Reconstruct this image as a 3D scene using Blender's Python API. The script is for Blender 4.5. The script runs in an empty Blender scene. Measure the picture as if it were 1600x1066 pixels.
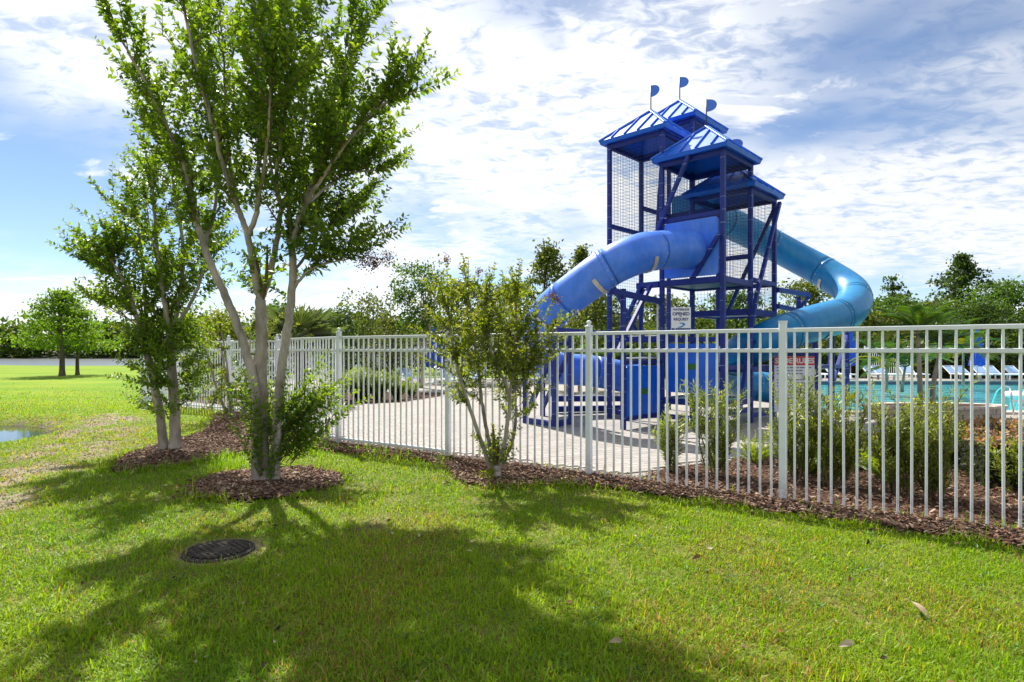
import bpy, math, random
import numpy as np
from mathutils import Vector, Matrix
from mathutils.geometry import tessellate_polygon

# ------------------------------------------------------------------ camera, sky, sun, exposure
scene = bpy.context.scene
COL = scene.collection
cam_data = bpy.data.cameras.new('camera')
cam = bpy.data.objects.new('camera', cam_data)
COL.objects.link(cam)
EYE = 1.35
F_PX = 933.0            # focal length in pixels of the 1600 px wide photograph
HORIZON = 547.0
cam_data.sensor_width = 36.0
cam_data.lens = 36.0 * F_PX / 1600.0
cam_data.shift_y = (HORIZON - 533.0) / 1600.0
cam_data.clip_start = 0.05
cam_data.clip_end = 3000.0
cam.location = (0, 0, EYE)
cam.rotation_euler = (math.radians(90), 0, 0)
scene.camera = cam

SUN_AZ = math.radians(-28.0)     # left of straight ahead
SUN_EL = math.radians(49.0)
world = bpy.data.worlds.new('World')
scene.world = world
world.use_nodes = True
wn, wl = world.node_tree.nodes, world.node_tree.links
wn.clear()
def wnode(t, **kw):
    n = wn.new(t)
    for k, v in kw.items():
        setattr(n, k, v)
    return n
def wmath(op, a, b=None, c=None, clamp=False):
    n = wnode('ShaderNodeMath', operation=op, use_clamp=clamp)
    for i, v in enumerate((a, b, c)):
        if v is None: continue
        if isinstance(v, (int, float)): n.inputs[i].default_value = v
        else: wl.new(v, n.inputs[i])
    return n.outputs[0]
sky = wnode('ShaderNodeTexSky', sky_type='NISHITA')
sky.sun_disc = False
sky.sun_elevation = SUN_EL
sky.sun_rotation = SUN_AZ
sky.altitude = 0
sky.air_density = 0.75
sky.dust_density = 0.1
sky.ozone_density = 2.2
tc = wnode('ShaderNodeTexCoord')
sep = wnode('ShaderNodeSeparateXYZ')
wl.new(tc.outputs['Generated'], sep.inputs[0])
zc = wmath('ADD', wmath('MAXIMUM', sep.outputs[2], 0.0), 0.13)
px = wmath('DIVIDE', sep.outputs[0], zc)
py = wmath('DIVIDE', sep.outputs[1], zc)
comb = wnode('ShaderNodeCombineXYZ')
wl.new(px, comb.inputs[0]); wl.new(py, comb.inputs[1])
def cloud_noise(scale, detail, rough, loc, dist=0.0, sx=1.0, sy=1.0, rot=0.0):
    mp = wnode('ShaderNodeMapping')
    mp.inputs['Location'].default_value = loc
    mp.inputs['Scale'].default_value = (sx, sy, 1)
    mp.inputs['Rotation'].default_value = (0, 0, rot)
    wl.new(comb.outputs[0], mp.inputs[0])
    n = wnode('ShaderNodeTexNoise')
    n.inputs['Scale'].default_value = scale
    n.inputs['Detail'].default_value = detail
    n.inputs['Roughness'].default_value = rough
    n.inputs['Distortion'].default_value = dist
    wl.new(mp.outputs[0], n.inputs['Vector'])
    return n.outputs[0]
def wrange(v, a, b, c=0.0, d=1.0):
    n = wnode('ShaderNodeMapRange', interpolation_type='SMOOTHSTEP')
    n.inputs[1].default_value = a; n.inputs[2].default_value = b
    n.inputs[3].default_value = c; n.inputs[4].default_value = d
    wl.new(v, n.inputs[0])
    return n.outputs[0]
CL_OFF = (4.76, 10.885, 0)
big = cloud_noise(0.55, 4, 0.55, CL_OFF, 0.3)
mid = cloud_noise(2.2, 9, 0.62, (1.7, 4.2, 0), 0.5, 0.8, 1.25, 0.5)
fine = cloud_noise(15.0, 5, 0.6, (0.3, 2.2, 0), 0.6, 0.8, 1.2, 0.6)
veil = wrange(big, 0.38, 0.58)
ripple = wrange(wmath('ADD', wmath('MULTIPLY', mid, 0.50), wmath('MULTIPLY', fine, 0.50)), 0.37, 0.53)
layer1 = wmath('MULTIPLY', veil, wmath('ADD', wmath('MULTIPLY', ripple, 0.58), 0.36))
puff = wrange(wmath('ADD', wmath('MULTIPLY', big, 0.35), wmath('MULTIPLY', mid, 0.65)), 0.50, 0.60)
cover = wmath('MAXIMUM', layer1, wmath('MULTIPLY', puff, 0.92))
low_bank = wmath('MULTIPLY', wrange(sep.outputs[2], 0.12, 0.0), 0.35)      # distant cloud seen edge-on along the horizon
cover = wmath('MINIMUM', wmath('MAXIMUM', cover, low_bank), 0.97)
glow_dir = wnode('ShaderNodeVectorMath', operation='DOT_PRODUCT')
sd = Vector((math.sin(SUN_AZ) * math.cos(SUN_EL), math.cos(SUN_AZ) * math.cos(SUN_EL), math.sin(SUN_EL)))
wl.new(tc.outputs['Generated'], glow_dir.inputs[0])
glow_dir.inputs[1].default_value = sd
# clouds scatter sunlight forward: brighter towards the sun
near_sun = wrange(glow_dir.outputs['Value'], 0.45, 1.0, 0.0, 1.0)
cl_bright = wmath('ADD', 7.0, wmath('MULTIPLY', near_sun, 1.4))
cl_col = wnode('ShaderNodeMix', data_type='RGBA', blend_type='MULTIPLY')
cl_col.inputs[0].default_value = 1.0
cl_col.inputs[6].default_value = (0.975, 0.988, 1.0, 1)
cv = wnode('ShaderNodeCombineColor')
for i in range(3): wl.new(cl_bright, cv.inputs[i])
wl.new(cv.outputs[0], cl_col.inputs[7])
mix = wnode('ShaderNodeMix', data_type='RGBA')
wl.new(cover, mix.inputs[0])
wl.new(sky.outputs[0], mix.inputs[6])
wl.new(cl_col.outputs[2], mix.inputs[7])
bg = wnode('ShaderNodeBackground')
bg.inputs[1].default_value = 0.074
wl.new(mix.outputs[2], bg.inputs[0])
wo = wnode('ShaderNodeOutputWorld')
wl.new(bg.outputs[0], wo.inputs[0])

sun_data = bpy.data.lights.new('sun', 'SUN')
sun_data.energy = 4.5
sun_data.angle = math.radians(0.55)
sun_data.color = (1.0, 0.95, 0.87)
sun = bpy.data.objects.new('sun', sun_data)
COL.objects.link(sun)
sun.location = (-8, 20, 24)
sun.rotation_euler = (-sd).to_track_quat('-Z', 'Y').to_euler()

scene.render.engine = 'CYCLES'
scene.cycles.use_denoising = True
scene.cycles.max_bounces = 8
scene.cycles.diffuse_bounces = 3
scene.cycles.glossy_bounces = 3
scene.cycles.transmission_bounces = 4
scene.cycles.transparent_max_bounces = 12
scene.cycles.caustics_reflective = False
scene.cycles.caustics_refractive = False
scene.cycles.sample_clamp_indirect = 6.0
vs = scene.view_settings
vs.view_transform = 'Standard'
vs.look = 'None'
vs.exposure = 1.03
vs.gamma = 1.0
vs.use_curve_mapping = False

# ------------------------------------------------------------------ helpers
RNG = np.random.default_rng(7)
ORI = {}
def G(px, py, z=0.0):
    """ground point seen at a pixel of the photograph"""
    y = F_PX * (EYE - z) / (py - HORIZON)
    return Vector(((px - 800.0) / F_PX * y, y, z))
def AT(px, py, y):
    return Vector(((px - 800.0) / F_PX * y, y, EYE - (py - HORIZON) / F_PX * y))

def tag(o, label, cat, group=None):
    o['label'] = label; o['category'] = cat
    if group: o['group'] = group
    return o
def thing(name, loc, label, cat, group=None):
    o = bpy.data.objects.new(name, None)
    o.empty_display_size = 0.1
    COL.objects.link(o)
    o.location = loc
    ORI[o.name] = Vector(loc)
    return tag(o, label, cat, group)
def link_mesh(name, me, parent=None, origin=None):
    o = bpy.data.objects.new(name, me)
    COL.objects.link(o)
    if parent is not None:
        o.parent = parent
        ORI[o.name] = ORI[parent.name]
    else:
        org = Vector(origin) if origin is not None else Vector((0, 0, 0))
        o.location = org
        ORI[o.name] = org
    return o
def place(name, me, parent, loc, rz=0.0, rot=None, scale=None):
    """a copy of shared mesh data as a part, given in world coordinates"""
    o = bpy.data.objects.new(name, me)
    COL.objects.link(o)
    o.parent = parent
    o.location = Vector(loc) - ORI[parent.name]
    o.rotation_euler = rot if rot is not None else (0, 0, rz)
    if scale is not None: o.scale = scale
    ORI[o.name] = Vector(loc)
    return o

def np_mesh(name, V, F, mat=None, cols=None, smooth=False):
    V = np.ascontiguousarray(V, dtype=np.float32); F = np.ascontiguousarray(F, dtype=np.int32)
    me = bpy.data.meshes.new(name)
    k = F.shape[1]
    me.vertices.add(len(V)); me.vertices.foreach_set('co', V.ravel())
    me.loops.add(F.size); me.loops.foreach_set('vertex_index', F.ravel())
    me.polygons.add(len(F)); me.polygons.foreach_set('loop_start', np.arange(0, F.size, k, dtype=np.int32))
    me.polygons.foreach_set('use_smooth', np.full(len(F), bool(smooth)))
    me.update(calc_edges=True)
    if cols is not None:
        a = me.color_attributes.new('Col', 'FLOAT_COLOR', 'POINT')
        rgba = np.ones((len(V), 4), dtype=np.float32); rgba[:, :3] = cols
        a.data.foreach_set('color', rgba.ravel())
    if mat: me.materials.append(mat)
    return me

class MB:
    """collects shapes in world coordinates and links them as one mesh object"""
    def __init__(self): self.v = []; self.f = []; self.s = []
    def add(self, vs, fs, smooth=False):
        b = len(self.v)
        self.v += [tuple(p) for p in vs]
        self.f += [tuple(i + b for i in f) for f in fs]
        self.s += [smooth] * len(fs)
        return self
    def frame_box(self, c, ax, ay, az):
        """box from a centre and three half vectors; corners slightly chamfer-free"""
        c, ax, ay, az = map(Vector, (c, ax, ay, az))
        vs = [c + sx * ax + sy * ay + sz * az for sz in (-1, 1) for sy in (-1, 1) for sx in (-1, 1)]
        fs = [(0, 2, 3, 1), (4, 5, 7, 6), (0, 1, 5, 4), (1, 3, 7, 5), (3, 2, 6, 7), (2, 0, 4, 6)]
        return self.add(vs, fs)
    def box(self, c, size, rz=0.0):
        cs, sn = math.cos(rz), math.sin(rz)
        return self.frame_box(c, (cs * size[0] / 2, sn * size[0] / 2, 0), (-sn * size[1] / 2, cs * size[1] / 2, 0), (0, 0, size[2] / 2))
    def beam(self, a, b, w, h=None, up=(0, 0, 1), chamfer=0.12):
        """bar from a to b with a chamfered rectangular section"""
        a, b = Vector(a), Vector(b); h = h or w
        d = (b - a).normalized(); up = Vector(up)
        s = d.cross(up)
        if s.length < 1e-3: s = d.cross(Vector((1, 0, 0)))
        s.normalize(); n = s.cross(d)
        c = min(w, h) * chamfer
        prof = [(w/2-c, -h/2), (w/2, -h/2+c), (w/2, h/2-c), (w/2-c, h/2), (-w/2+c, h/2), (-w/2, h/2-c), (-w/2, -h/2+c), (-w/2+c, -h/2)]
        vs = [p + s * x + n * y for p in (a, b) for x, y in prof]
        m = 8
        fs = [(i, (i + 1) % m, m + (i + 1) % m, m + i) for i in range(m)]
        fs += [tuple(reversed(range(m))), tuple(range(m, 2 * m))]
        return self.add(vs, fs)
    def post(self, p, z0, z1, w, ang):
        d = Vector((math.cos(ang), math.sin(ang), 0))
        return self.beam((p[0], p[1], z0), (p[0], p[1], z1), w, w, up=d)
    def tube(self, pts, rad, n=8, cap=True, smooth=True):
        pts = [Vector(p) for p in pts]
        if isinstance(rad, (int, float)): rad = [rad] * len(pts)
        vs = []; prev = None
        for i, p in enumerate(pts):
            t = (pts[min(i + 1, len(pts) - 1)] - pts[max(i - 1, 0)])
            if t.length < 1e-9: t = Vector((0, 0, 1))
            t.normalize()
            if prev is None:
                ref = Vector((0, 0, 1)) if abs(t.z) < 0.9 else Vector((1, 0, 0))
                s = t.cross(ref).normalized()
            else:
                s = (prev - t * prev.dot(t)).normalized()
            prev = s
            u = t.cross(s)
            for k in range(n):
                a = 2 * math.pi * k / n
                vs.append(p + (s * math.cos(a) + u * math.sin(a)) * rad[i])
        fs = []
        for i in range(len(pts) - 1):
            for k in range(n):
                fs.append((i*n + k, i*n + (k+1) % n, (i+1)*n + (k+1) % n, (i+1)*n + k))
        self.add(vs, fs, smooth)
        if cap:
            b = len(self.v) - len(vs)
            self.f += [tuple(b + k for k in reversed(range(n))), tuple(b + (len(pts)-1)*n + k for k in range(n))]
            self.s += [False, False]
        return self
    def lathe(self, base, prof, n=16, smooth=True):
        base = Vector(base); vs = []; fs = []
        for r, z in prof:
            for k in range(n):
                a = 2 * math.pi * k / n
                vs.append(base + Vector((r * math.cos(a), r * math.sin(a), z)))
        for i in range(len(prof) - 1):
            for k in range(n):
                fs.append((i*n + k, i*n + (k+1) % n, (i+1)*n + (k+1) % n, (i+1)*n + k))
        fs.append(tuple(range((len(prof)-1)*n, len(prof)*n)))
        return self.add(vs, fs, smooth)
    def prism(self, poly, z0, z1):
        n = len(poly)
        vs = [(p[0], p[1], z0) for p in poly] + [(p[0], p[1], z1) for p in poly]
        fs = [tuple(reversed(range(n))), tuple(range(n, 2*n))] + [(i, (i+1) % n, n + (i+1) % n, n + i) for i in range(n)]
        return self.add(vs, fs)
    def mesh(self, name, mat, origin=(0, 0, 0)):
        o = Vector(origin)
        me = bpy.data.meshes.new(name)
        me.from_pydata([(x - o.x, y - o.y, z - o.z) for x, y, z in self.v], [], self.f)
        me.polygons.foreach_set('use_smooth', self.s)
        if mat: me.materials.append(mat)
        me.update()
        return me
    def build(self, name, mat, parent=None, origin=None):
        org = ORI[parent.name] if parent is not None else Vector(origin if origin is not None else (0, 0, 0))
        return link_mesh(name, self.mesh(name, mat, org), parent, org)

def catmull(pts, per=8):
    P = [Vector(p) for p in pts]
    P = [P[0] * 2 - P[1]] + P + [P[-1] * 2 - P[-2]]
    out = []
    for i in range(1, len(P) - 2):
        for k in range(per):
            t = k / per
            a, b, c, d = P[i-1], P[i], P[i+1], P[i+2]
            out.append(0.5 * ((2*b) + (c - a)*t + (2*a - 5*b + 4*c - d)*t*t + (3*b - a - 3*c + d)*t**3))
    out.append(P[-2].copy())
    return out

# value noise for arrays
_perm = np.random.default_rng(3).random((256, 256)).astype(np.float32)
def vnoise(x, y, octaves=3):
    tot = np.zeros_like(x, dtype=np.float64); amp = 1.0; s = 0.0
    for o in range(octaves):
        xi = np.floor(x).astype(int); yi = np.floor(y).astype(int)
        fx = x - xi; fy = y - yi
        fx = fx*fx*(3-2*fx); fy = fy*fy*(3-2*fy)
        g = lambda a, b: _perm[(xi+a) & 255, (yi+b) & 255]
        tot += amp * ((g(0,0)*(1-fx)+g(1,0)*fx)*(1-fy) + (g(0,1)*(1-fx)+g(1,1)*fx)*fy)
        s += amp; amp *= 0.5; x = x*2.03+17.1; y = y*2.03+5.7
    return tot / s
def sstep(a, b, x):
    t = np.clip((x - a) / (b - a), 0, 1)
    return t*t*(3-2*t)
def in_poly(x, y, poly):
    inside = np.zeros(np.shape(x), bool)
    n = len(poly)
    for i in range(n):
        x0, y0 = poly[i][0], poly[i][1]; x1, y1 = poly[(i+1) % n][0], poly[(i+1) % n][1]
        c = ((y0 > y) != (y1 > y)) & (x < (x1-x0)*(y-y0)/((y1-y0) if y1 != y0 else 1e-9) + x0)
        inside ^= c
    return inside
def seg_dist(x, y, a, b):
    ax, ay = a[0], a[1]; dx, dy = b[0]-ax, b[1]-ay
    t = np.clip(((x-ax)*dx + (y-ay)*dy) / (dx*dx+dy*dy), 0, 1)
    return np.hypot(x-ax-t*dx, y-ay-t*dy)

# ------------------------------------------------------------------ materials
def new_mat(name):
    m = bpy.data.materials.new(name); m.use_nodes = True
    nt = m.node_tree; nt.nodes.clear()
    out = nt.nodes.new('ShaderNodeOutputMaterial')
    return m, nt, out
def N(nt, t, **kw):
    n = nt.nodes.new(t)
    for k, v in kw.items(): setattr(n, k, v)
    return n
def ramp(nt, fac, stops):
    r = N(nt, 'ShaderNodeValToRGB')
    e = r.color_ramp.elements
    while len(e) < len(stops): e.new(0.5)
    for el, (p, c) in zip(e, stops):
        el.position = p; el.color = (*c, 1)
    nt.links.new(fac, r.inputs[0])
    return r.outputs[0]
def noise_fac(nt, scale, detail=4, rough=0.55, coord='Object', stretch=None):
    t = N(nt, 'ShaderNodeTexCoord')
    n = N(nt, 'ShaderNodeTexNoise')
    n.inputs['Scale'].default_value = scale; n.inputs['Detail'].default_value = detail
    n.inputs['Roughness'].default_value = rough
    if stretch:
        mp = N(nt, 'ShaderNodeMapping'); mp.inputs['Scale'].default_value = stretch
        nt.links.new(t.outputs[coord], mp.inputs[0]); nt.links.new(mp.outputs[0], n.inputs['Vector'])
    else:
        nt.links.new(t.outputs[coord], n.inputs['Vector'])
    return n.outputs[0]
def bump(nt, fac, strength, dist=0.01):
    b = N(nt, 'ShaderNodeBump')
    b.inputs['Strength'].default_value = strength; b.inputs['Distance'].default_value = dist
    nt.links.new(fac, b.inputs['Height'])
    return b.outputs[0]
def mixc(nt, fac, a, b, mode='MIX'):
    m = N(nt, 'ShaderNodeMix', data_type='RGBA', blend_type=mode)
    for i, v in ((0, fac), (6, a), (7, b)):
        if isinstance(v, (int, float)): m.inputs[i].default_value = v
        elif isinstance(v, tuple): m.inputs[i].default_value = (*v, 1)
        else: nt.links.new(v, m.inputs[i])
    return m.outputs[2]
def paint(name, col, rough=0.45, var=0.18, scale=6.0, dirt=None, dirt_amt=0.0, bump_s=0.0, bump_scale=40.0, metallic=0.0, spec=0.5, stretch=None, coat=0.0):
    """painted / solid surface with soft colour variation and optional dirt specks"""
    m, nt, out = new_mat(name)
    p = N(nt, 'ShaderNodeBsdfPrincipled')
    f = noise_fac(nt, scale, 5, 0.6, stretch=stretch)
    lo = tuple(c * (1 - var) for c in col); hi = tuple(min(1, c * (1 + var)) for c in col)
    c = ramp(nt, f, [(0.3, lo), (0.7, hi)])
    if dirt:
        d = noise_fac(nt, scale * 6, 6, 0.7)
        df = ramp(nt, d, [(0.62 - dirt_amt, (0, 0, 0)), (0.72 - dirt_amt * 0.7, (1, 1, 1))])
        c = mixc(nt, df, c, dirt)
    nt.links.new(c, p.inputs['Base Color'])
    p.inputs['Roughness'].default_value = rough; p.inputs['Metallic'].default_value = metallic
    p.inputs['Specular IOR Level'].default_value = spec
    p.inputs['Coat Weight'].default_value = coat
    if bump_s:
        nt.links.new(bump(nt, noise_fac(nt, bump_scale, 4), bump_s), p.inputs['Normal'])
    nt.links.new(p.outputs[0], out.inputs[0])
    return m
def leaf_mat(name, rough=0.45, trans=0.42, gain=(1.35, 1.35, 0.55), spec=0.4):
    """leaf tissue: colour from the leaf's own attribute, light passing through it"""
    m, nt, out = new_mat(name)
    a = N(nt, 'ShaderNodeAttribute', attribute_name='Col')
    p = N(nt, 'ShaderNodeBsdfPrincipled')
    nt.links.new(a.outputs['Color'], p.inputs['Base Color'])
    p.inputs['Roughness'].default_value = rough
    p.inputs['Specular IOR Level'].default_value = spec
    t = N(nt, 'ShaderNodeBsdfTranslucent')
    nt.links.new(mixc(nt, 1.0, a.outputs['Color'], gain, 'MULTIPLY'), t.inputs[0])
    mx = N(nt, 'ShaderNodeMixShader'); mx.inputs[0].default_value = trans
    nt.links.new(p.outputs[0], mx.inputs[1]); nt.links.new(t.outputs[0], mx.inputs[2])
    nt.links.new(mx.outputs[0], out.inputs[0])
    return m
def attr_mat(name, rough=0.9, bump_s=0.4, bump_scale=60, var_scale=30, var=0.25, spec=0.2):
    m, nt, out = new_mat(name)
    a = N(nt, 'ShaderNodeAttribute', attribute_name='Col')
    p = N(nt, 'ShaderNodeBsdfPrincipled')
    f = ramp(nt, noise_fac(nt, var_scale, 6, 0.65), [(0.25, (1-var,)*3), (0.75, (1+var,)*3)])
    nt.links.new(mixc(nt, 1.0, a.outputs['Color'], f, 'MULTIPLY'), p.inputs['Base Color'])
    p.inputs['Roughness'].default_value = rough; p.inputs['Specular IOR Level'].default_value = spec
    if bump_s: nt.links.new(bump(nt, noise_fac(nt, bump_scale, 6, 0.7), bump_s, 0.02), p.inputs['Normal'])
    nt.links.new(p.outputs[0], out.inputs[0])
    return m
# ------------------------------------------------------------------ layout in plan
FENCE = [Vector((5.52, 3.17, 0)), Vector((3.98, 4.24, 0)), Vector((2.40, 5.29, 0)), Vector((0.82, 6.36, 0)), Vector((-0.79, 7.38, 0)),
         Vector((-2.45, 8.45, 0)), Vector((-3.81, 9.93, 0)), Vector((-4.62, 11.75, 0)), Vector((-6.10, 12.85, 0)), Vector((-7.75, 13.80, 0)), Vector((-9.3, 15.0, 0)), Vector((-9.9, 16.9, 0))]
POOL = [(6.4, 12.6), (24.0, 12.6), (33.0, 25.2), (10.6, 25.2)]
BED_RIGHT = [(1.30, 6.18), (1.75, 6.75), (2.7, 7.25), (3.9, 7.9), (5.2, 9.3), (7.2, 10.3), (13.0, 10.6), (13.0, 3.4), (5.50, 3.22), (3.98, 4.28), (2.42, 5.33)]
BED_LEFT = [(-4.2, 14.4), (-2.9, 15.1), (-2.1, 16.9), (-2.0, 18.6), (-8.5, 19.6), (-9.2, 15.9), (-7.7, 14.9), (-5.9, 13.8)]
DECK = [(1.30, 6.18), (0.86, 6.48), (-0.72, 7.50), (-2.36, 8.55), (-3.68, 10.0), (-4.48, 11.85), (-5.98, 12.98), (-7.62, 13.95), (-9.15, 15.1),
        (-9.75, 17), (-10.4, 26.8), (-2, 28.0), (14, 31.0), (40, 31.0), (40, 12.0), (13.0, 10.6), (7.2, 10.3), (5.2, 9.3), (3.9, 7.9), (2.7, 7.25), (1.75, 6.75)]
# mulch outside the fence: strip under the fence and bed by the small tree
MULCH_STRIP = [(5.8, 3.05), (5.5, 3.2), (3.96, 4.22), (2.40, 5.3), (1.30, 6.16), (0.86, 6.46), (-0.72, 7.48), (-2.34, 8.52), (-2.62, 8.55), (-2.75, 8.05), (-1.6, 7.52),
               (-0.85, 7.05), (-0.62, 6.42), (-0.50, 6.02), (-0.12, 5.80), (0.35, 5.92), (0.95, 5.78), (1.55, 5.40), (2.15, 4.98), (2.95, 4.42), (3.65, 3.90), (4.5, 3.3), (5.2, 2.85)]
MULCH_LEFT = [(-4.35, 6.50), (-4.0, 6.75), (-3.75, 7.1), (-3.5, 7.7), (-2.9, 8.05), (-2.62, 8.55), (-2.52, 8.62), (-3.78, 10.0), (-4.6, 11.8), (-5.95, 12.8), (-6.2, 12.5), (-5.6, 11.2), (-5.0, 9.6), (-4.95, 8.6), (-4.98, 7.9), (-4.75, 7.1)]
def ring_poly(cx, cy, rx, ry, n=40, wob=0.07, seed=1):
    r = random.Random(seed); ph = [r.random() * 6.28 for _ in range(4)]
    out = []
    for k in range(n):
        a = 2 * math.pi * k / n
        q = 1 + wob * (math.sin(2*a+ph[0]) + 0.7*math.sin(5*a+ph[1]) + 0.5*math.sin(9*a+ph[2]))
        out.append((cx + rx*q*math.cos(a), cy + ry*q*math.sin(a)))
    return out
MAIN_TREE = G(415, 755); LEFT_TREE = G(265, 705); SMALL_TREE = G(775, 748)
MANHOLE = G(342, 862)
MULCH_RING = ring_poly(MAIN_TREE.x + 0.02, MAIN_TREE.y - 0.02, 0.66, 0.74, seed=4)
POND_C = (-10.1, 9.3)
def ground_h(x, y):
    x = np.asarray(x, float); y = np.asarray(y, float)
    r = np.hypot(x - POND_C[0], (y - POND_C[1]) * 0.95) + 0.5 * (vnoise(x*0.7+9, y*0.7, 2) - 0.5)
    h = -0.40 * (1 - sstep(1.4, 2.7, r))
    # lake basin beyond the far lawn
    shore = 51.0 + 3.5 * (vnoise(x*0.06, y*0.0+3.3, 2) - 0.5) - 0.05 * np.minimum(x + 40, 0)
    lake = sstep(0.0, 5.0, y - shore) * (1 - sstep(160, 172, y)) * (1 - sstep(-13.0, -8.0, x))
    h = h - 2.4 * lake
    # gentle swell of the open lawn to the left
    h = h + 0.10 * sstep(10, 26, y) * (1 - sstep(-13, -9.5, x)) * (vnoise(x*0.11, y*0.11, 2) - 0.4) * 2
    # everything inside the fence is dug out under the deck
    pool = in_poly(x, y, [(6.0, 12.2), (24.6, 12.2), (33.8, 25.6), (10.3, 25.6)])
    deck = in_poly(x, y, DECK)
    h = np.where(deck, -0.06, h)
    h = np.where(pool, -1.9, h)
    return h
TRAIL = [(-8.3, 12.2), (-7.5, 11.1), (-6.6, 9.4), (-5.95, 8.0), (-5.35, 6.8), (-4.85, 5.8), (-4.45, 5.05)]
def dirt_mask(x, y):
    d = np.full(np.shape(x), 9.0)
    for i in range(len(TRAIL) - 1):
        d = np.minimum(d, seg_dist(x, y, TRAIL[i], TRAIL[i+1]))
    wid = np.interp(y, [4.2, 5.2, 6.5, 8.5, 12], [0.06, 0.26, 0.36, 0.5, 0.45])
    base = 1 - sstep(0.45, 1.7, d / wid)
    n = vnoise(x*3.1, y*3.1, 4)
    m = np.clip(base * (0.12 + 1.1 * sstep(0.36, 0.62, n)), 0, .92)
    # small bare spots anywhere in the lawn
    spots = sstep(0.68, 0.86, vnoise(x*2.9+40, y*2.9+11, 4)) * 0.32
    r = np.hypot(x - POND_C[0], y - POND_C[1])
    bank = (1 - sstep(2.0, 2.3, r + 0.9*(n-0.5) - 0.28*sstep(0.0, 1.5, y - POND_C[1])))
    md = np.hypot(x - MANHOLE.x, y - MANHOLE.y)
    rim = (1 - sstep(0.22, 0.34, md)) * 0.8
    return np.clip(np.maximum.reduce([m, spots, bank, rim]), 0, 1)

# ------------------------------------------------------------------ lawn
def axis(breaks):
    out = []
    for a, b, n in breaks: out += list(np.linspace(a, b, n, endpoint=False))
    return np.array(out + [breaks[-1][1]])
xs = axis([(-900, -120, 14), (-120, -30, 36), (-30, -13, 34), (-13, 5.5, 150), (5.5, 36, 60), (36, 120, 20), (120, 900, 12)])
ys = axis([(-60, 1.2, 14), (1.2, 14, 120), (14, 34, 70), (34, 66, 64), (66, 175, 50), (175, 1500, 16)])
gx, gy = np.meshgrid(xs, ys)
gz = ground_h(gx, gy)
V = np.stack([gx, gy, gz], -1).reshape(-1, 3)
nx, ny = len(xs), len(ys)
ii = np.arange(nx*ny).reshape(ny, nx)
Fq = np.stack([ii[:-1, :-1], ii[:-1, 1:], ii[1:, 1:], ii[1:, :-1]], -1).reshape(-1, 4)
patch = sstep(.3, .7, vnoise(V[:, 0]*0.35, V[:, 1]*0.8, 5)); fineN = vnoise(V[:, 0]*5, V[:, 1]*5, 3)
near = 1 - sstep(9, 15, V[:, 1])
thatch = np.array([0.125, 0.130, 0.030]); turf = np.array([0.120, 0.225, 0.006]); turf2 = np.array([0.195, 0.265, 0.010])
soil = np.array([0.255, 0.210, 0.145]); mud = np.array([0.07, 0.055, 0.04])
far_c = turf[None]*(1-patch[:, None]) + turf2[None]*patch[:, None]
cols = far_c*(1-near[:, None]) + (thatch[None]*(0.7+0.7*fineN[:, None]))*near[:, None]
dm = dirt_mask(V[:, 0], V[:, 1])
rp = np.hypot(V[:, 0]-POND_C[0], V[:, 1]-POND_C[1])
wet = (1 - sstep(2.2, 2.9, rp))
dcol = soil[None]*(0.7+0.6*fineN[:, None])*(1-wet[:, None]) + mud[None]*wet[:, None]
cols = cols*(1-dm[:, None]) + dcol*dm[:, None]
far_bank = (V[:, 1] > 150) & (V[:, 0] < 5); cols[far_bank] = (0.03, 0.042, 0.016)
under = (V[:, 2] < -0.95)
cols[under] = mud
m_lawn = attr_mat('lawn_ground', 0.95, 0.6, 22, 7, 0.22, 0.15)
lawn = link_mesh('lawn', np_mesh('lawn', V, Fq, m_lawn, cols, smooth=True))
lawn['kind'] = 'structure'; lawn['label'] = 'bright green lawn sloping towards the lake'

def sheet(name, poly, z, mat, holes=(), kind=None):
    loops = [[Vector((p[0], p[1], z)) for p in poly]] + [[Vector((p[0], p[1], z)) for p in h] for h in holes]
    tris = tessellate_polygon(loops)
    vs = [v for l in loops for v in l]
    me = bpy.data.meshes.new(name)
    fs = []
    for t in tris:
        a, b, c = (vs[i] for i in t)
        fs.append(t if (b-a).cross(c-a).z > 0 else (t[0], t[2], t[1]))
    me.from_pydata([tuple(v) for v in vs], [], fs); me.update()
    me.materials.append(mat)
    o = link_mesh(name, me)
    if kind: o['kind'] = kind
    return o

# ------------------------------------------------------------------ lake and pond water
def water_mat(name, deep, ripple=6.0, strength=0.12, stretch=(1, 1, 1), rough=0.05):
    m, nt, out = new_mat(name)
    p = N(nt, 'ShaderNodeBsdfPrincipled')
    p.inputs['Base Color'].default_value = (*deep, 1)
    p.inputs['Roughness'].default_value = rough
    p.inputs['IOR'].default_value = 1.33
    nt.links.new(bump(nt, noise_fac(nt, ripple, 4, 0.6, stretch=stretch), strength, 0.05), p.inputs['Normal'])
    nt.links.new(p.outputs[0], out.inputs[0])
    return m
lake = sheet('lake_water', [(-700, 47), (-8, 47), (-8, 174), (-700, 174)], -0.95, water_mat('lake_water', (0.02, 0.03, 0.035), 0.9, 0.10, (0.35, 1, 1), 0.28), kind='structure')
pond = sheet('pond_water', ring_poly(POND_C[0], POND_C[1], 2.5, 2.5, 40, 0.03), -0.135, water_mat('pond_water', (0.03, 0.035, 0.03), 3.0, 0.03), kind='structure')

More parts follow.
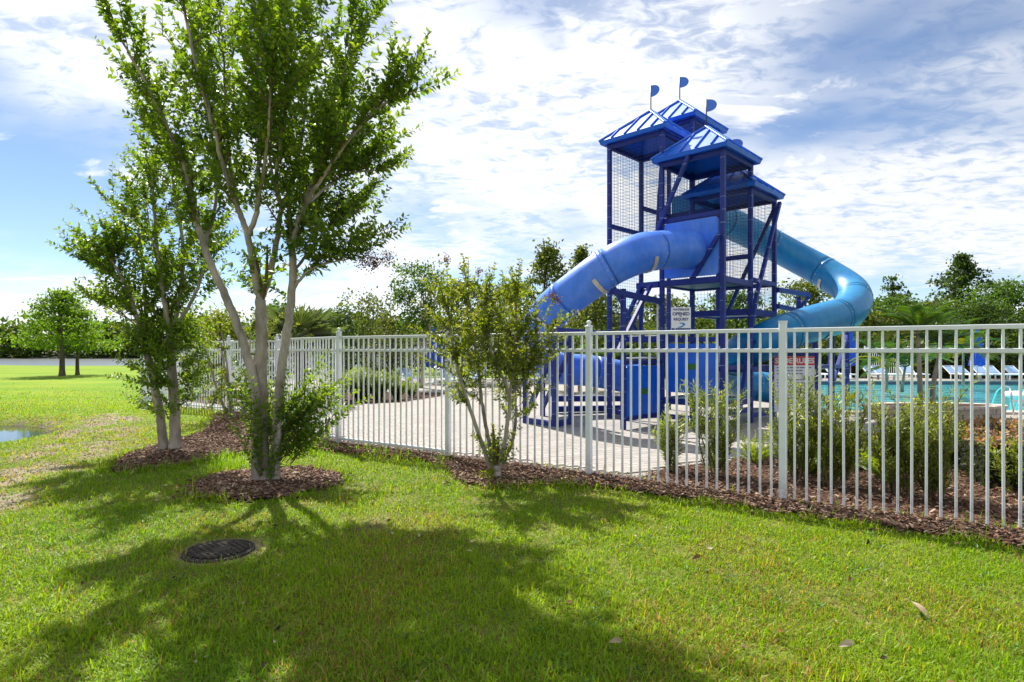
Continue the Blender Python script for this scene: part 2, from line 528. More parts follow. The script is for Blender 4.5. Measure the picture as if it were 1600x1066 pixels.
# ------------------------------------------------------------------ mulch: sheets with loose chips
m_mulch_base = paint('mulch_bed', (0.075, 0.042, 0.028), 0.95, 0.5, 30, bump_s=0.8, bump_scale=60, spec=0.1)
m_chip = attr_mat('mulch_chip', 0.85, 0.3, 120, 90, 0.3, 0.25)
MULCH = [MULCH_STRIP, MULCH_LEFT, MULCH_RING, BED_RIGHT, BED_LEFT]
NAMES = ['mulch_strip', 'mulch_bed', 'mulch_ring', 'mulch_bed', 'mulch_bed']
chip_n = [11000, 7000, 4800, 30000, 2500]
TXT = ['brown bark mulch lying in a strip under the fence', 'brown bark mulch spread around the left tree', 'round patch of brown bark mulch at the foot of the big tree',
       'red brown bark mulch under the shrubs inside the fence', 'bark mulch under the yellow green ferns by the deck']
def sample_poly(poly, n, rng):
    P = np.array([(p[0], p[1]) for p in poly]); lo, hi = P.min(0), P.max(0)
    out = np.zeros((0, 2))
    while len(out) < n:
        q = rng.random((n*2, 2))*(hi-lo)+lo
        out = np.vstack([out, q[in_poly(q[:, 0], q[:, 1], poly)]])
    return out[:n]
def chips(pts, z0, rng, size=(0.018, 0.060), pal=None, pile=0.03):
    n = len(pts)
    L = rng.uniform(size[0], size[1], n); W = L*rng.uniform(0.25, 0.6, n); T = rng.uniform(0.003, 0.008, n)
    yaw = rng.uniform(0, 2*math.pi, n); pit = rng.normal(0, 0.28, n); rol = rng.normal(0, 0.3, n)
    base = np.array([[-.5,-.4,0],[.5,-.5,0],[.42,.5,0],[-.5,.42,0],[-.42,-.3,1],[.4,-.36,1],[.36,.36,1],[-.38,.3,1]])
    loc = base[None]*np.stack([L, W, T], -1)[:, None]
    cr, sr = np.cos(rol)[:, None], np.sin(rol)[:, None]
    y1 = loc[..., 1]*cr - loc[..., 2]*sr; z1 = loc[..., 1]*sr + loc[..., 2]*cr
    cp, sp = np.cos(pit)[:, None], np.sin(pit)[:, None]
    x2 = loc[..., 0]*cp + z1*sp; z2 = -loc[..., 0]*sp + z1*cp
    cy, sy = np.cos(yaw)[:, None], np.sin(yaw)[:, None]
    X = x2*cy - y1*sy + pts[:, 0:1]; Y = x2*sy + y1*cy + pts[:, 1:2]
    Z = z2 + (z0 + rng.uniform(0.002, pile, n))[:, None]
    V = np.stack([X, Y, Z], -1).reshape(-1, 3)
    f = np.array([[4,5,6,7],[0,1,5,4],[1,2,6,5],[2,3,7,6],[3,0,4,7]])
    F = (np.arange(n)[:, None, None]*8 + f[None]).reshape(-1, 4)
    pal = np.array(pal if pal is not None else [(0.16,0.085,0.05),(0.25,0.15,0.095),(0.09,0.05,0.033),(0.36,0.25,0.17),(0.20,0.10,0.06)])
    c = pal[rng.integers(0, len(pal), n)]*rng.uniform(0.7, 1.25, (n, 1))
    return V, F, np.repeat(c, 8, 0)
for poly, nm, cn, tx in zip(MULCH, NAMES, chip_n, TXT):
    base = sheet(nm, poly, 0.012 if nm != 'mulch_ring' else 0.016, m_mulch_base, kind='structure')
    base['label'] = tx
    pts = sample_poly(poly, cn, RNG)
    if poly is BED_RIGHT:       # keep to what lies near the fence, out to the hedge
        pts = pts[(pts[:, 0] < 7.5) & (pts[:, 1] < 8.6)]
    # loose chips spilling over the edge
    ed = np.full(len(pts), 9.0)
    for a_, b_ in zip(poly, list(poly[1:]) + [poly[0]]): ed = np.minimum(ed, seg_dist(pts[:, 0], pts[:, 1], a_, b_))
    edge = pts[ed < 0.10]; edge = edge[RNG.random(len(edge)) < 0.7]; edge = edge + RNG.normal(0, 0.085, edge.shape)
    V, F, c = chips(np.vstack([pts, edge]), 0.014, RNG, pal=[(0.135,0.070,0.042),(0.215,0.125,0.08),(0.08,0.043,0.03),(0.34,0.25,0.18),(0.175,0.082,0.047),(0.10,0.055,0.038),(0.24,0.15,0.10)])
    ch = link_mesh('mulch_chips', np_mesh('mulch_chips', V, F, m_chip, c), base)
    ch['kind'] = 'stuff'

# ------------------------------------------------------------------ pool deck with pavers
PAV_A = math.radians(24)
def deck_mat():
    m, nt, out = new_mat('deck_pavers_far')
    p = N(nt, 'ShaderNodeBsdfPrincipled')
    t = N(nt, 'ShaderNodeTexCoord'); mp = N(nt, 'ShaderNodeMapping')
    mp.inputs['Rotation'].default_value = (0, 0, -PAV_A)
    nt.links.new(t.outputs['Object'], mp.inputs[0])
    b = N(nt, 'ShaderNodeTexBrick')
    b.inputs['Scale'].default_value = 1.0
    b.inputs['Brick Width'].default_value = 0.23; b.inputs['Row Height'].default_value = 0.115
    b.inputs['Mortar Size'].default_value = 0.004; b.inputs['Mortar Smooth'].default_value = 0.2
    b.inputs['Color1'].default_value = (0.335, 0.305, 0.275, 1); b.inputs['Color2'].default_value = (0.285, 0.26, 0.23, 1)
    b.inputs['Mortar'].default_value = (0.17, 0.152, 0.135, 1)
    nt.links.new(mp.outputs[0], b.inputs['Vector'])
    f = ramp(nt, noise_fac(nt, 0.9, 6, 0.65), [(0.3, (0.8, 0.79, 0.78)), (0.7, (1.08, 1.07, 1.06))])
    nt.links.new(mixc(nt, 1.0, b.outputs[0], f, 'MULTIPLY'), p.inputs['Base Color'])
    p.inputs['Roughness'].default_value = 0.85
    nt.links.new(p.outputs[0], out.inputs[0])
    return m
m_deck = deck_mat()
deck = sheet('pool_deck', DECK, 0.020, m_deck, holes=[POOL, BED_LEFT], kind='structure')
deck['label'] = 'light beige paver deck around the pool and slide tower'
m_joint = paint('paver_sand', (0.24, 0.215, 0.19), 0.95, 0.2, 30)
def paver_mat():
    m, nt, out = new_mat('paver')
    p = N(nt, 'ShaderNodeBsdfPrincipled')
    oi = N(nt, 'ShaderNodeObjectInfo')
    g = N(nt, 'ShaderNodeNewGeometry')
    add = N(nt, 'ShaderNodeMath', operation='ADD'); fr = N(nt, 'ShaderNodeMath', operation='FRACT')
    nt.links.new(oi.outputs['Random'], add.inputs[0]); nt.links.new(g.outputs['Random Per Island'], add.inputs[1]); nt.links.new(add.outputs[0], fr.inputs[0])
    c = ramp(nt, fr.outputs[0], [(0.0, (0.285, 0.258, 0.228)), (0.45, (0.325, 0.298, 0.268)), (0.8, (0.36, 0.33, 0.298)), (1.0, (0.305, 0.268, 0.235))])
    f = ramp(nt, noise_fac(nt, 60, 5, 0.7), [(0.25, (0.82,)*3), (0.75, (1.1,)*3)])
    nt.links.new(mixc(nt, 1.0, c, f, 'MULTIPLY'), p.inputs['Base Color'])
    p.inputs['Roughness'].default_value = 0.85
    nt.links.new(p.outputs[0], out.inputs[0])
    return m
m_paver = paver_mat()
PL, PW, PH = 0.224, 0.109, 0.014
ca, sa = math.cos(PAV_A), math.sin(PAV_A)
cent = []
for j in range(-40, 190):
    for i in range(-70, 120):
        a = (i + (0.5 if j % 2 else 0)) * 0.23; b = j * 0.115
        x, y = a*ca - b*sa, a*sa + b*ca
        if 6.2 < y < 13.2 and -5.2 < x < 6.2 and abs(x) < y: cent.append((x, y))
cent = np.array(cent)
ok = in_poly(cent[:, 0], cent[:, 1], DECK)
for ex, ey in ((PL/2, PW/2), (-PL/2, PW/2), (PL/2, -PW/2), (-PL/2, -PW/2)):
    ok &= in_poly(cent[:, 0] + ex*ca - ey*sa, cent[:, 1] + ex*sa + ey*ca, DECK)
ok &= ~in_poly(cent[:, 0], cent[:, 1], POOL)
cent = cent[ok]
def paver_shape(mb, x, y, tilt=0.0):
    cs = []
    for z, q in ((0.0, 0.0), (PH - 0.003, 0.0), (PH, 0.004)):
        for ex, ey in ((-1, -1), (1, -1), (1, 1), (-1, 1)):
            lx = ex*(PL/2 - q); ly = ey*(PW/2 - q)
            cs.append((x + lx*ca - ly*sa, y + lx*sa + ly*ca, 0.0205 + z + (tilt*lx if z else 0)))
    fs = [(8, 9, 10, 11)]
    for r in (0, 4):
        fs += [(r+k, r+(k+1) % 4, r+4+(k+1) % 4, r+4+k) for k in range(4)]
    mb.add(cs, fs)
# those that show largest: nearest to the camera within the frame and not behind the beds
vis = (np.abs(cent[:, 0]) < cent[:, 1]*0.84)
order = np.argsort(np.where(vis, cent[:, 1], 99))
one = MB(); paver_shape(one, 0, 0); paver_me = one.mesh('paver', m_paver)
for k in order[:300]:
    place('paver', paver_me, deck, (cent[k, 0], cent[k, 1], random.Random(int(k)).uniform(-0.0012, 0.0012)))
rest = MB()
rr = random.Random(5)
for k in order[300:]: paver_shape(rest, cent[k, 0], cent[k, 1], rr.uniform(-0.008, 0.008))
ro = rest.build('paver_field', m_paver, deck); ro['kind'] = 'stuff'

# ------------------------------------------------------------------ swimming pool
m_tile = paint('pool_plaster', (0.36, 0.76, 0.78), 0.6, 0.12, 1.5)
m_cope = paint('pool_coping', (0.55, 0.47, 0.39), 0.8, 0.2, 5)
m_band = paint('pool_tile_band', (0.05, 0.09, 0.16), 0.3, 0.3, 30)
basin = MB()
bv = [(x, y, 0.018) for x, y in POOL] + [(x, y, -1.25) for x, y in POOL]
basin.add(bv, [(4, 5, 6, 7)] + [(k, 4+k, 4+(k+1) % 4, (k+1) % 4) for k in range(4)])
bo = basin.build('pool_basin', m_tile); bo['kind'] = 'structure'
def pool_water_mat():
    m, nt, out = new_mat('pool_water')
    tr = N(nt, 'ShaderNodeBsdfTransparent'); tr.inputs[0].default_value = (0.30, 0.86, 0.88, 1)
    gl = N(nt, 'ShaderNodeBsdfGlossy'); gl.inputs['Roughness'].default_value = 0.03
    df = N(nt, 'ShaderNodeBsdfDiffuse'); df.inputs[0].default_value = (0.12, 0.72, 0.76, 1)
    bn = bump(nt, noise_fac(nt, 1.7, 4, 0.6, stretch=(0.45, 1.2, 1)), 0.45, 0.12)
    fr = N(nt, 'ShaderNodeFresnel'); fr.inputs[0].default_value = 1.33
    for n in (gl, fr, df): nt.links.new(bn, n.inputs['Normal'])
    a = N(nt, 'ShaderNodeMixShader'); a.inputs[0].default_value = 0.55
    nt.links.new(tr.outputs[0], a.inputs[1]); nt.links.new(df.outputs[0], a.inputs[2])
    b = N(nt, 'ShaderNodeMixShader')
    nt.links.new(fr.outputs[0], b.inputs[0]); nt.links.new(a.outputs[0], b.inputs[1]); nt.links.new(gl.outputs[0], b.inputs[2])
    nt.links.new(b.outputs[0], out.inputs[0])
    return m
pw = sheet('pool_water', POOL, -0.11, pool_water_mat(), kind='structure')
cop = MB()
PC = Vector((sum(p[0] for p in POOL)/4, sum(p[1] for p in POOL)/4, 0))
cope_o = None
cop_st = bpy.data.objects.new('pool_coping', None); COL.objects.link(cop_st); ORI[cop_st.name] = Vector((0, 0, 0)); cop_st['kind'] = 'structure'
for k in range(4):
    a, b = Vector((*POOL[k], 0)), Vector((*POOL[(k+1) % 4], 0))
    d = (b-a).normalized(); nrm = Vector((d.y, -d.x, 0))
    MB().beam(a + nrm*0.14 - d*0.28*(k % 2) + Vector((0, 0, 0.045)), b + nrm*0.14 + d*0.28*(k % 2) + Vector((0, 0, 0.045)), 0.32, 0.05).build('coping_stone', m_cope, cop_st)
    MB().frame_box((a+b)/2 - nrm*0.012 + Vector((0, 0, -0.045)), d*((b-a).length/2-0.02), nrm*0.008, (0, 0, 0.06)).build('tile_band', m_band, cop_st)

# ------------------------------------------------------------------ manhole cover
m_iron = paint('cast_iron', (0.050, 0.043, 0.038), 0.9, 0.4, 30, spec=0.2, dirt=(0.13, 0.105, 0.07), dirt_amt=0.10, bump_s=0.3, bump_scale=90)
mh = thing('manhole_cover', MANHOLE, 'round black cast iron manhole cover set in the shaded grass', 'manhole cover')
R = 0.205
def disc(mb, c, r0, r1, z0, z1, n=40):
    vs = []
    for r, z in ((r0, z0), (r0, z1), (r1, z1), (r1, z0)):
        vs += [(c.x + r*math.cos(2*math.pi*k/n), c.y + r*math.sin(2*math.pi*k/n), z) for k in range(n)]
    fs = []
    for q in range(3): fs += [(q*n+k, q*n+(k+1) % n, (q+1)*n+(k+1) % n, (q+1)*n+k) for k in range(n)]
    mb.add(vs, fs)
fr = MB(); disc(fr, MANHOLE, R+0.020, R+0.006, -0.03, 0.013); fr.build('frame_ring', m_iron, mh)
cv_ = MB(); cv_.lathe(MANHOLE, [(R, -0.02), (R, 0.010), (0.001, 0.011)], 40, False); cv_.build('cover_plate', m_iron, mh)
for s in (-1, 1):
    dirn = Vector((math.cos(math.radians(45)), s*math.sin(math.radians(45)), 0)); nn = Vector((-dirn.y, dirn.x, 0))
    for k in range(-5, 6):
        off = k*0.036; half = math.sqrt(max(0, (R-0.02)**2 - off*off))
        if half < 0.05: continue
        c = MANHOLE + nn*off + Vector((0, 0, 0.015 + 0.0008*s))
        MB().frame_box(c, dirn*half, nn*0.007, (0, 0, 0.007)).build('rib', m_iron, mh)
MB().lathe(MANHOLE + Vector((0.02, 0.0, 0.0)), [(0.055, 0), (0.055, 0.022), (0.05, 0.025), (0.001, 0.025)], 24, False).build('boss', m_iron, mh)

# ------------------------------------------------------------------ picket fence
m_fence = paint('white_fence_paint', (0.78, 0.81, 0.85), 0.38, 0.05, 4, spec=0.5)
m_rail = paint('weathered_rail', (0.76, 0.79, 0.82), 0.42, 0.06, 9, dirt=(0.10, 0.11, 0.085), dirt_amt=-0.01, spec=0.4)
m_picket = paint('weathered_picket', (0.78, 0.81, 0.85), 0.38, 0.05, 11, dirt=(0.12, 0.12, 0.10), dirt_amt=-0.055, spec=0.5)
def splash(m):
    """soil splashed up on the foot of the posts and pickets"""
    nt = m.node_tree; p = next(n for n in nt.nodes if n.type == 'BSDF_PRINCIPLED'); src = p.inputs['Base Color'].links[0].from_socket
    t = N(nt, 'ShaderNodeTexCoord'); sp = N(nt, 'ShaderNodeSeparateXYZ'); nt.links.new(t.outputs['Object'], sp.inputs[0])
    r = N(nt, 'ShaderNodeMapRange'); r.inputs[1].default_value = 0.02; r.inputs[2].default_value = 0.30; r.inputs[3].default_value = 0.62; r.inputs[4].default_value = 0.0
    nt.links.new(sp.outputs[2], r.inputs[0])
    q = N(nt, 'ShaderNodeMath', operation='MULTIPLY'); nt.links.new(r.outputs[0], q.inputs[0])
    nt.links.new(ramp(nt, noise_fac(nt, 26, 5, .7), [(.38, (0, 0, 0)), (.6, (1, 1, 1))]), q.inputs[1])
    nt.links.new(mixc(nt, q.outputs[0], src, (0.22, 0.16, 0.11)), p.inputs['Base Color'])
splash(m_picket)
fence = thing('picket_fence', FENCE[3], 'white metal picket fence running round the pool deck', 'fence')
FH = 1.545
def box_mesh(name, sx, sy, z0, z1, mat, cham=0.003):
    mb = MB(); mb.beam((0, 0, z0), (0, 0, z1), sx, sy, up=(0, 1, 0), chamfer=0.12)
    return mb.mesh(name, mat)
me_picket = box_mesh('picket', 0.019, 0.019, 0.012, FH - 0.02, m_picket)
me_post = box_mesh('post', 0.062, 0.062, -0.02, FH + 0.05, m_picket)
capb = MB(); capb.lathe((0, 0, FH + 0.05), [(0.046, 0), (0.046, 0.012), (0.02, 0.02), (0.016, 0.03), (0.027, 0.045), (0.024, 0.062), (0.001, 0.072)], 10)
me_cap = capb.mesh('finial', m_fence)
capf = MB(); capf.box((0, 0, FH + 0.056), (0.068, 0.068, 0.014)); me_capf = capf.mesh('cap', m_fence)
for k, p in enumerate(FENCE):
    a = FENCE[max(k-1, 0)]; b = FENCE[min(k+1, len(FENCE)-1)]
    ang = math.atan2(b.y-a.y, b.x-a.x)
    po = place('post', me_post, fence, p, ang)
    cp = bpy.data.objects.new('post_cap', me_capf if k in (0, 1, 2, 4) else me_cap); COL.objects.link(cp); cp.parent = po; ORI[cp.name] = ORI[po.name]
for k in range(len(FENCE)-1):
    a, b = FENCE[k], FENCE[k+1]
    d = (b-a); L = d.length; d.normalize(); ang = math.atan2(d.y, d.x)
    for z, h in ((FH-0.02, 0.036), (FH-0.20, 0.036)) + (((0.10, 0.036),) if k >= 4 else ()):
        MB().beam(a + d*0.031 + Vector((0, 0, z)), b - d*0.031 + Vector((0, 0, z)), 0.034, h).build('rail', m_rail, fence)
    n = 19
    for i in range(1, n+1):
        p = a + d*(L*i/(n+1))
        rp_ = random.Random(k*50+i); place('picket', me_picket, fence, (p.x, p.y, rp_.uniform(-.004, .004)), rot=(rp_.gauss(0, .0025), rp_.gauss(0, .0025), ang + rp_.uniform(-0.05, 0.05)))

def far_fence(name, pts, label, h=1.5):
    f = thing(name, pts[0], label, 'fence')
    for a, b in zip(pts[:-1], pts[1:]):
        a, b = Vector(a), Vector(b); d = b-a; L = d.length; d.normalize(); ang = math.atan2(d.y, d.x)
        n = max(1, round(L/2.4))
        for i in range(n+1):
            if i == n and (b - Vector(pts[-1])).length > 0.01: continue
            MB().post(a + d*(L*i/n), 0, h+0.05, 0.07, ang).build('post', m_fence, f)
        for z in (h-0.03, h-0.2, 0.12):
            MB().beam(a + Vector((0, 0, z)), b + Vector((0, 0, z)), 0.035, 0.036).build('rail', m_fence, f)
        mb = MB(); m = int(L/0.105)
        for i in range(m):
            p = a + d*((i+0.5)*0.105); mb.beam((p.x, p.y, 0.05), (p.x, p.y, h-0.02), 0.024, 0.024, up=d, chamfer=0.1)
        mb.build('picket_run', m_fence, f)['kind'] = 'stuff'
far_fence('picket_fence', [(-9.9, 17.0, 0), (-10.6, 26.5, 0), (-1.4, 26.9, 0)], 'far white picket fence behind the loungers left of the slide')
far_fence('picket_fence', [(17.5, 29.6, 0), (21.8, 29.6, 0)], 'short stretch of white picket fence beyond the pool behind the palm')
# ------------------------------------------------------------------ slide tower
def banded(name, col, band, rough=0.35):
    """painted post with pale joint lines every 20 cm"""
    m, nt, out = new_mat(name)
    p = N(nt, 'ShaderNodeBsdfPrincipled')
    t = N(nt, 'ShaderNodeTexCoord'); s = N(nt, 'ShaderNodeSeparateXYZ')
    nt.links.new(t.outputs['Object'], s.inputs[0])
    def mt(op, a, b):
        n = N(nt, 'ShaderNodeMath', operation=op)
        for i, v in enumerate((a, b)):
            if isinstance(v, (int, float)): n.inputs[i].default_value = v
            else: nt.links.new(v, n.inputs[i])
        return n.outputs[0]
    fr = mt('FRACT', mt('MULTIPLY', s.outputs[2], 4.6), 0)
    line = mt('LESS_THAN', fr, 0.045)
    line = mt('MULTIPLY', line, ramp(nt, noise_fac(nt, 9, 2), [(0.45, (0, 0, 0)), (0.55, (1, 1, 1))]))
    f = noise_fac(nt, 7, 5, 0.6)
    c = ramp(nt, f, [(0.3, tuple(q*0.75 for q in col)), (0.7, tuple(q*1.25 for q in col))])
    nt.links.new(mixc(nt, line, c, band), p.inputs['Base Color'])
    p.inputs['Roughness'].default_value = rough
    nt.links.new(p.outputs[0], out.inputs[0])
    return m
m_navy = banded('navy_post', (0.007, 0.022, 0.21), (0.22, 0.28, 0.55), 0.55)
m_navy_beam = paint('navy_beam', (0.007, 0.022, 0.21), 0.55, 0.25, 8, dirt=(0.10, 0.11, 0.24), dirt_amt=-0.02)
m_roof = paint('blue_roof', (0.006, 0.15, 0.70), 0.46, 0.14, 4, spec=1.0)
m_roof_dark = paint('blue_fascia', (0.006, 0.125, 0.64), 0.45, 0.15, 4)
m_panel = paint('blue_panel', (0.006, 0.13, 0.70), 0.35, 0.15, 3, dirt=(0.14, 0.22, 0.45), dirt_amt=-0.04)
m_green = paint('green_decal', (0.03, 0.15, 0.03), 0.5, 0.3, 20)
m_teal_floor = paint('teal_deck', (0.02, 0.20, 0.26), 0.5, 0.3, 6)
m_net = paint('black_net', (0.03, 0.035, 0.05), 0.7, 0.2, 10)
m_pole = paint('dark_flagpole', (0.05, 0.05, 0.06), 0.5, 0.2, 10)
m_white = paint('white_plastic', (0.72, 0.74, 0.76), 0.4, 0.08, 6)
m_steel = paint('bracket_steel', (0.55, 0.53, 0.49), 0.4, 0.15, 14, metallic=0.3)
def plastic_tube(name, col, faded):
    m, nt, out = new_mat(name)
    p = N(nt, 'ShaderNodeBsdfPrincipled')
    f = ramp(nt, noise_fac(nt, 1.6, 6, 0.65), [(0.35, (0, 0, 0)), (0.75, (1, 1, 1))])
    c = mixc(nt, f, col, faded)
    s = ramp(nt, noise_fac(nt, 9, 6, 0.7, stretch=(1, 1, 0.25)), [(0.28, (0.80,)*3), (0.7, (1.08,)*3)])
    nt.links.new(mixc(nt, 1.0, c, s, 'MULTIPLY'), p.inputs['Base Color'])
    p.inputs['Roughness'].default_value = 0.40
    nt.links.new(bump(nt, noise_fac(nt, 5, 3), 0.06, 0.02), p.inputs['Normal'])
    nt.links.new(p.outputs[0], out.inputs[0])
    return m
m_blue_tube = plastic_tube('blue_tube', (0.032, 0.19, 0.87), (0.13, 0.29, 0.87))
m_teal_tube = plastic_tube('teal_tube', (0.002, 0.185, 0.48), (0.015, 0.28, 0.52))
m_seam_blue = paint('blue_seam', (0.010, 0.085, 0.42), 0.4, 0.1, 6)
m_seam_teal = paint('teal_seam', (0.005, 0.09, 0.17), 0.4, 0.1, 6)

U = Vector((0.82, -0.79, 0)); Vv = Vector((0.79, 0.82, 0))
S = U.length; UH = U.normalized(); VH = Vv.normalized()
ANG = math.atan2(UH.y, UH.x)
C0 = Vector((3.50, 11.60, 0))
AL = C0 - U - Vv; CLp = C0 - Vv; CF = C0 + U - Vv; CR = C0 + U; DR = C0 + U + Vv; AB = C0 - U; DB = C0 + Vv; BB = C0 - U + Vv
EL_ = CLp - Vv*1.10           # outlying post of the lower stair landing
ZA, ZB, ZC, ZD = 5.33, 5.87, 4.73, 4.30
FA, FB, FC, FD, FE = 3.20, 3.72, 2.60, 2.10, 0.50
tower = thing('slide_tower', C0, 'blue water slide tower with four pyramid roofs standing on the paver deck', 'slide tower')
def Z(p, z): return Vector((p.x, p.y, z))
GZ = 0.035
for p, top in ((AL, ZA), (CLp, ZA), (AB, ZB), (C0, ZB), (CF, ZC), (CR, ZC), (DR, ZD), (DB, ZB), (BB, ZB), (EL_, 2.36)):
    MB().post(p, GZ, top, 0.078, ANG).build('post', m_navy, tower)
def beam(a, za, b, zb, w=0.07, h=0.085, name='beam'):
    d = (b-a); d.z = 0; d.normalize()
    q = 0.04
    return MB().beam(Z(a, za) + (d*q), Z(b, zb) - (d*q), w, h).build(name, m_navy_beam, tower)
def ring(cs, z, w=0.07, h=0.085):
    for k in range(4): beam(cs[k], z, cs[(k+1) % 4], z, w, h)
CELL = {'A': (AL, CLp, C0, AB), 'B': (AB, C0, DB, BB), 'C': (CLp, CF, CR, C0), 'D': (C0, CR, DR, DB)}
ring(CELL['A'], ZA-0.05); ring(CELL['B'], ZB-0.05); ring(CELL['C'], ZC-0.05); ring(CELL['D'], ZD-0.05)
# floors
for key, z in (('A', FA), ('B', FB), ('C', FC), ('D', FD), ('C', FE), ('D', 1.06), ('A', 1.62)):
    cs = CELL[key]; c = sum(cs, Vector())/4
    ring(cs, z-0.06, 0.08, 0.11)
    MB().frame_box(Z(c, z-0.055), U/2*0.915, Vv/2*0.915, (0, 0, 0.03)).build('platform', m_teal_floor, tower)
# rails
for a, b, z in ((CLp, CF, 3.66), (C0, CR, 3.05), (DB, C0, 3.05), (CR, DR, 2.62), (DR, DB, 2.62), (AL, AB, 3.75), (AB, BB, 4.3), (BB, DB, 4.3), (CR, DR, 1.5), (CF, CR, 1.05), (CF, CR, 0.28), (CLp, CF, 0.16), (AL, CLp, 0.16), (AL, AB, 0.16), (CR, DR, 0.16)):
    beam(a, z, b, z, 0.07, 0.085, 'rail')
# braces
def brace(a, b, w=0.068): MB().beam(a, b, w, w).build('brace', m_navy, tower)
off = -VH*0.10
brace(Z((CLp+CF)/2, ZC-0.02) + off, Z(CLp, 3.42) + off - UH*0.08)
brace(Z(CLp + Vv*0.12, ZC-0.06) - UH*0.10, Z(CLp*0.85 + AL*0.15, 3.35) + VH*0.10)
brace(Z(CF, 3.28) + off - UH*0.02, Z(CLp*0.42 + CF*0.58, FC+0.0) + off)
brace(Z(DR, ZD-0.1) + UH*0.10, Z(CR, 2.30) + UH*0.10)
brace(Z(DR, ZD-0.1) + VH*0.10, Z(DB*0.86 + DR*0.14, 2.15) + VH*0.10)
brace(Z(CR, 2.3) + UH*0.10, Z(CF*0.62 + CR*0.38, 0.32) + UH*0.10)
brace(Z(AL, 2.9) - UH*0.10, Z(AB, 1.7) - UH*0.10)
brace(Z(CLp*0.8 + EL_*0.2, 2.5) - UH*0.09, Z(EL_, 1.35) - UH*0.09)
brace(Z(AL*0.35 + CLp*0.65, 2.5) - VH*0.09, Z(AL*0.92 + CLp*0.08, 1.25) - VH*0.09)
# platform beam reaching out under the blue tube, arm over the outlying post
ext = (CLp - CF).normalized()
MB().beam(Z(CLp, FC-0.06) + ext*0.055, Z(CLp, FC-0.06) + ext*0.52, 0.08, 0.11).build('beam', m_navy_beam, tower)
MB().beam(Z(EL_, 2.30) - VH*0.30, Z(CLp, 2.22) - VH*0.055, 0.08, 0.10).build('beam', m_navy_beam, tower)
MB().beam(Z(CLp, 2.0) + ext*0.46, Z(CLp, FC-0.12) + ext*0.40, 0.09, 0.09).build('brace', m_navy, tower)
# nets
def net(a, b, z0, z1, cell=0.062):
    mb = MB(); d = (b-a); L = d.length; d.normalize(); n = Vector((d.y, -d.x, 0)); t = 0.0018
    k = int((L-0.11)/cell)
    for i in range(k+1):
        p = a + d*(0.055 + (L-0.11)*i/k)
        mb.frame_box(Z(p, (z0+z1)/2), d*t, n*t, (0, 0, (z1-z0)/2))
    k = int((z1-z0)/cell)
    for i in range(k+1):
        mb.frame_box(Z((a+b)/2, z0 + (z1-z0)*i/k), d*((L-0.11)/2), n*t*0.8, (0, 0, t))
    mb.build('safety_net', m_net, tower)
net(AL, CLp, FA, ZA-0.1); net(AL, AB, FA, ZA-0.1); net(AB, BB, FB, ZB-0.1); net(BB, DB, FB+0.95, ZB-0.1); net(AB, C0, 3.8, ZB-0.1)
net(CF, CR, FC, ZC-0.1); net(C0, CR, FD, ZC-0.1); net(CR, DR, FD, ZD-0.1); net(DR, DB, FD, ZD-0.1); net(CLp, C0, FC, ZA-0.1)
net(AL, AB, 1.62, 3.0); net(DR, DB, 1.06, 2.0); net(C0, DB, FB, ZB-0.1)
# guard panels: lower landing panel, panel of the middle landing, panel holding the blue tube
def panel(a, b, z0, z1, inset, name='guard_panel', thick=0.035, mat=m_panel, out=None):
    d = (b-a); L = d.length; d.normalize(); n = Vector((d.y, -d.x, 0))
    c = Z((a+b)/2, (z0+z1)/2) + (n*out if out else Vector())
    mb = MB(); hx, hz, r = L/2-inset, (z1-z0)/2, 0.05
    prof = []
    for cx, cz, a0 in ((hx-r, hz-r, 0), (-hx+r, hz-r, 90), (-hx+r, -hz+r, 180), (hx-r, -hz+r, 270)):
        for q in range(4):
            t = math.radians(a0 + 30*q); prof.append((cx + r*math.cos(t), cz + r*math.sin(t)))
    m = len(prof)
    vs = [c + d*x + Vector((0, 0, z)) + n*s*thick/2 for s in (1, -1) for x, z in prof]
    mb.add(vs, [tuple(range(m)), tuple(reversed(range(m, 2*m)))] + [(k, m+k, m+(k+1) % m, (k+1) % m) for k in range(m)])
    return mb.build(name, mat, tower), c, d, n
def decal(par, c, d, n, rx, rz):
    mb = MB(); k = 28
    vs = [c + d*rx*math.cos(2*math.pi*i/k) + Vector((0, 0, rz*math.sin(2*math.pi*i/k))) for i in range(k)]
    vs2 = [v + n*0.004 for v in vs]
    mb.add(vs + vs2, [tuple(range(k, 2*k)), tuple(reversed(range(k)))] + [(i, (i+1) % k, k+(i+1) % k, k+i) for i in range(k)])
    mb.build('decal', m_green, par)
def panel_seams(par, c, d, n, zz, xsx):
    for x in xsx:
        MB().frame_box(c + d*x + n*0.0185, d*0.006, n*0.004, (0, 0, zz)).build('panel_rib', m_roof_dark, par)
po, c, d, n = panel(EL_, CLp, 0.24, 1.08, 0.075, out=0.0)
decal(po, c + n*0.018 + Vector((0, 0, -0.02)), d, n, 0.13, 0.055); panel_seams(po, c, d, n, 0.36, (-0.32, 0.30))
MB().beam(Z(EL_, 1.14) + VH*0.05, Z(CLp, 1.14) - VH*0.05, 0.06, 0.07).build('rail', m_navy_beam, tower)
MB().beam(Z(EL_, 0.20) + VH*0.05, Z(CLp, 0.20) - VH*0.05, 0.06, 0.07).build('rail', m_navy_beam, tower)
po, c, d, n = panel(CLp, CF, 0.60, 1.46, 0.075, out=0.0)
decal(po, c + n*0.018 + Vector((0, 0, 0.03)), d, n, 0.12, 0.055); panel_seams(po, c, d, n, 0.36, (-0.3, 0.28))
MB().beam(Z(CLp, 1.53) + UH*0.05, Z(CF, 1.53) - UH*0.05, 0.07, 0.08).build('rail', m_navy_beam, tower)
